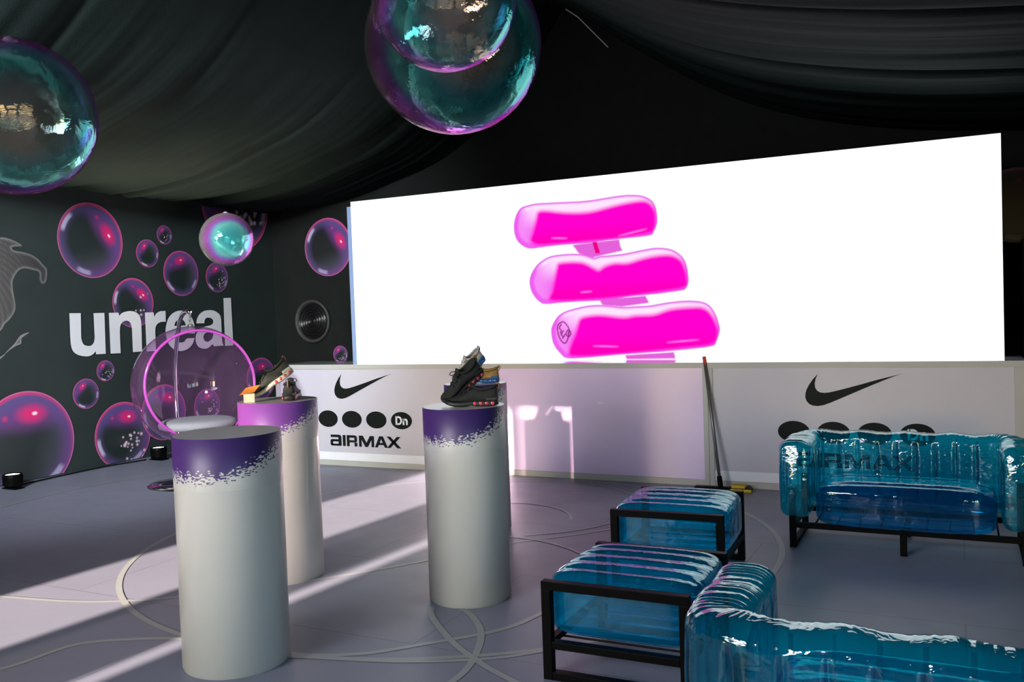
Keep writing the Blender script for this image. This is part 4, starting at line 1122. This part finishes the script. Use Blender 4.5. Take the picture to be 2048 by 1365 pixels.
def u_path(hx, y0, y1, r, n=34):
    pts = []
    m = 75
    for i in range(m): pts.append((-hx, y0 + (y1-r-y0)*i/m))
    for i in range(n): a = PI - (PI/2)*i/n; pts.append((-hx+r + r*math.cos(a), y1-r + r*math.sin(a)))
    k = 130
    for i in range(k): pts.append((-hx+r + (2*hx-2*r)*i/k, y1))
    for i in range(n): a = PI/2 - (PI/2)*i/n; pts.append((hx-r + r*math.cos(a), y1-r + r*math.sin(a)))
    for i in range(m+1): pts.append((hx, y1-r - (y1-r-y0)*i/m))
    return pts

def sofa(x, y, rz, label):
    t = empty('sofa', (x, y, 0), (0, 0, rz), label, 'sofa', 'clear blue inflatable sofas')
    # wraparound back and arms
    pts = [Vector((a, b, 0)) for a, b in u_path(.635, .035, .62, .13)]
    z0, z1, hw = .205, .700, .098
    prof = []
    for i in range(9): a = PI + PI/2*i/8; prof.append((-hw+.06 + .06*math.cos(a), z0+.06 + .06*math.sin(a)))
    for i in range(9): a = -PI/2 + PI/2*i/8; prof.append((hw-.06 + .06*math.cos(a), z0+.06 + .06*math.sin(a)))
    for i in range(1, 6): prof.append((hw + .006*math.sin(PI*i/6), z0+.06 + (z1-.055-z0-.06)*i/6))
    for i in range(9): a = PI/2*i/8; prof.append((hw-.075 + .075*math.cos(a), z1-.055 + .055*math.sin(a)))
    for i in range(9): a = PI/2 + PI/2*i/8; prof.append((-hw+.075 + .075*math.cos(a), z1-.055 + .055*math.sin(a)))
    for i in range(1, 6): prof.append((-hw - .006*math.sin(PI*i/6), z1-.055 - (z1-.055-z0-.06)*i/6))
    bm = BM(); rings = []; s = 0; N = len(pts); seam_at = []
    tot = sum((pts[i+1]-pts[i]).length for i in range(N-1))
    for i, p in enumerate(pts):
        if i: s += (p-pts[i-1]).length
        d = (pts[min(i+1, N-1)]-pts[max(i-1, 0)]).normalized(); n = Vector((-d.y, d.x, 0))
        g = ((s - tot/2)/.118 + 50.5) % 1.0
        g = min(g, 1-g)*.118
        seam_at.append(g < .0075)
        pinch = 1 - .22*math.exp(-(g/.010)**2)
        end = min(s, tot-s); cap = min(1, .78 + .22*math.sqrt(min(1, end/.05)))
        rings.append([bm.verts.new(p + n*(u*cap*(pinch if .27 < z < .63 else 1)) + Vector((0, 0, (z-.45)*(.5+.5*cap) + .45 + (.006*math.sin(s*23) + (.0017*math.sin(s*205 + 3*math.sin(s*37) + u*14) if abs(s-tot/2) > .40 else .0012*math.sin(s*170 + 3*math.sin(s*41)))) * (1 if z > .6 else 0)))) for u, z in prof])
    K = len(prof)
    for ri, (a, b) in enumerate(zip(rings, rings[1:])):
        for k in range(K):
            f = bm.faces.new((a[k], a[(k+1) % K], b[(k+1) % K], b[k]))
            if seam_at[ri] and .25 < f.calc_center_median().z < .62: f.material_index = 1
    bm.faces.new(rings[0][::-1]); bm.faces.new(rings[-1])
    back = obj('air_backrest', bm, M_vinyl_s, t, smooth=True); back.data.materials.append(M_weld)
    o = obj('air_seat', pillow(.515, .255, .128, 7, 44, 4, .020, 1, .05), M_vinyl_b, t, smooth=True)
    o.location = (0, .262, .302)
    bm = BM(); lathe(bm, [(.034, 0), (.034, .006), (.022, .009), (.018, .014), (.006, .014)], 24, (0, 0, 0), axis='y'); v = obj('air_valve', bm, M_vinyl_s, back, smooth=True); v.location = (-.17, .512, .42)
    # black steel frame
    s2 = .02
    for lx in (-.66, 0, .66):
        for fy, zt in ((.115, .39 if lx else .165), (.63, .39 if lx else .165)):
            bm = BM(); box(bm, lx-s2, lx+s2, fy-s2, fy+s2, 0, zt); obj('leg', bm, M_black_metal, t, bevel=.002)
    for fy in (.115, .63):
        bm = BM(); box(bm, -.64, .64, fy-.017, fy+.017, .13, .165); obj('long_rail', bm, M_black_metal, t, bevel=.002)
    for lx in (-.66, .66):
        bm = BM(); box(bm, lx-.017, lx+.017, .135, .61, .0, .032); box(bm, lx-.017, lx+.017, .135, .61, .13, .163); obj('side_rail', bm, M_black_metal, t)
    for k in range(9):
        lx = -.52 + .13*k
        bm = BM(); tube(bm, [(lx, .115, .160), (lx, .63, .160)], .006, 8); obj('slat', bm, M_black_metal, t)
    return t
sofa(-.335, 5.855, 0, 'clear blue inflatable sofa on black legs facing the camera before the counter')
sofa(-.035, 3.165, PI, 'clear blue inflatable sofa seen from behind at the bottom right corner')

# ================================================================== BROOM
t = empty('squeegee_mop', (-1.86, 7.60, 0), (0, 0, 0), 'long handled yellow floor mop leaning against the counter', 'mop')
bm = BM(); tube(bm, [(0, .0, .03), (-.139, .135, 1.075)], .0145, 14); obj('handle', bm, M_pole, t, smooth=True)
bm = BM(); tube(bm, [(-.139, .135, 1.075), (-.148, .1437, 1.142)], .0165, 14); obj('grip', bm, M_redtip, t, smooth=True)
bm = BM(); box(bm, -.22, .27, -.035, .035, .012, .030); obj('frame_bar', bm, M_black_metal, t, bevel=.004)
bm = BM(); box(bm, .09, .27, -.05, .05, 0, .026); obj('foam_pad', bm, M_yellow, t, bevel=.008)
bm = BM(); tube(bm, [(0, 0, .03), (-.012, .012, .12)], .022, 12); obj('socket', bm, M_black_metal, t)
bm = BM(); box(bm, .10, .22, -.05, .05, .030, .058); obj('clamp', bm, M_yellow, t, bevel=.012)

# ================================================================== ROUND SPEAKER AND SIDE CABINET
t = empty('wall_speaker', (-8.07, YB-.001, 1.557), (R(90), 0, 0), 'round black speaker with concentric rings on the back wall', 'speaker')
bm = BM(); lathe(bm, [(.30, 0), (.305, .03), (.285, .045), (.262, .030), (.25, .012)], 64, cap1=False); obj('surround', bm, mat('speaker_surround', (.035, .035, .033), .5, 0, .3, 40, bump=.5, bscale=120), t, smooth=True)
pr = []
for k in range(60):
    r_ = .25*(1-k/60)
    pr.append((max(r_, .004), .010 + .022*abs(math.sin(k*PI/10.5)) + .02*math.exp(-(r_/.035)**2)))
bm = BM(); lathe(bm, pr, 64, cap0=False); obj('cone', bm, mat('speaker_cone', (.006, .006, .006), .22, 0, .1, 20), t, smooth=True)

t = empty('equipment_cabinet', (.80, 9.05, 0), label='grey cabinet edge standing behind the right end of the counter', cat='cabinet')
bm = BM(); box(bm, -.30, .30, -.25, .25, 0, 2.08); obj('body', bm, mat('grey_cabinet', (.10, .105, .10), .5, 0, .1, 5), t, bevel=.008)
for z in (1.05, 1.92):
    bm = BM(); box(bm, -.302, .302, -.253, -.249, z, z+.012); obj('panel_joint', bm, M_black_paint, t)

# thin rigging cable at the ridge
bm = BM(); tube(bm, [(-4.02, 9.70, 5.07), (-3.90, 9.77, 4.98), (-3.55, 9.80, 4.58)], .006, 6)
tag(obj('rigging_cable', bm, M_white_strip), 'thin pale cable dangling from the ridge of the black ceiling', 'cable')
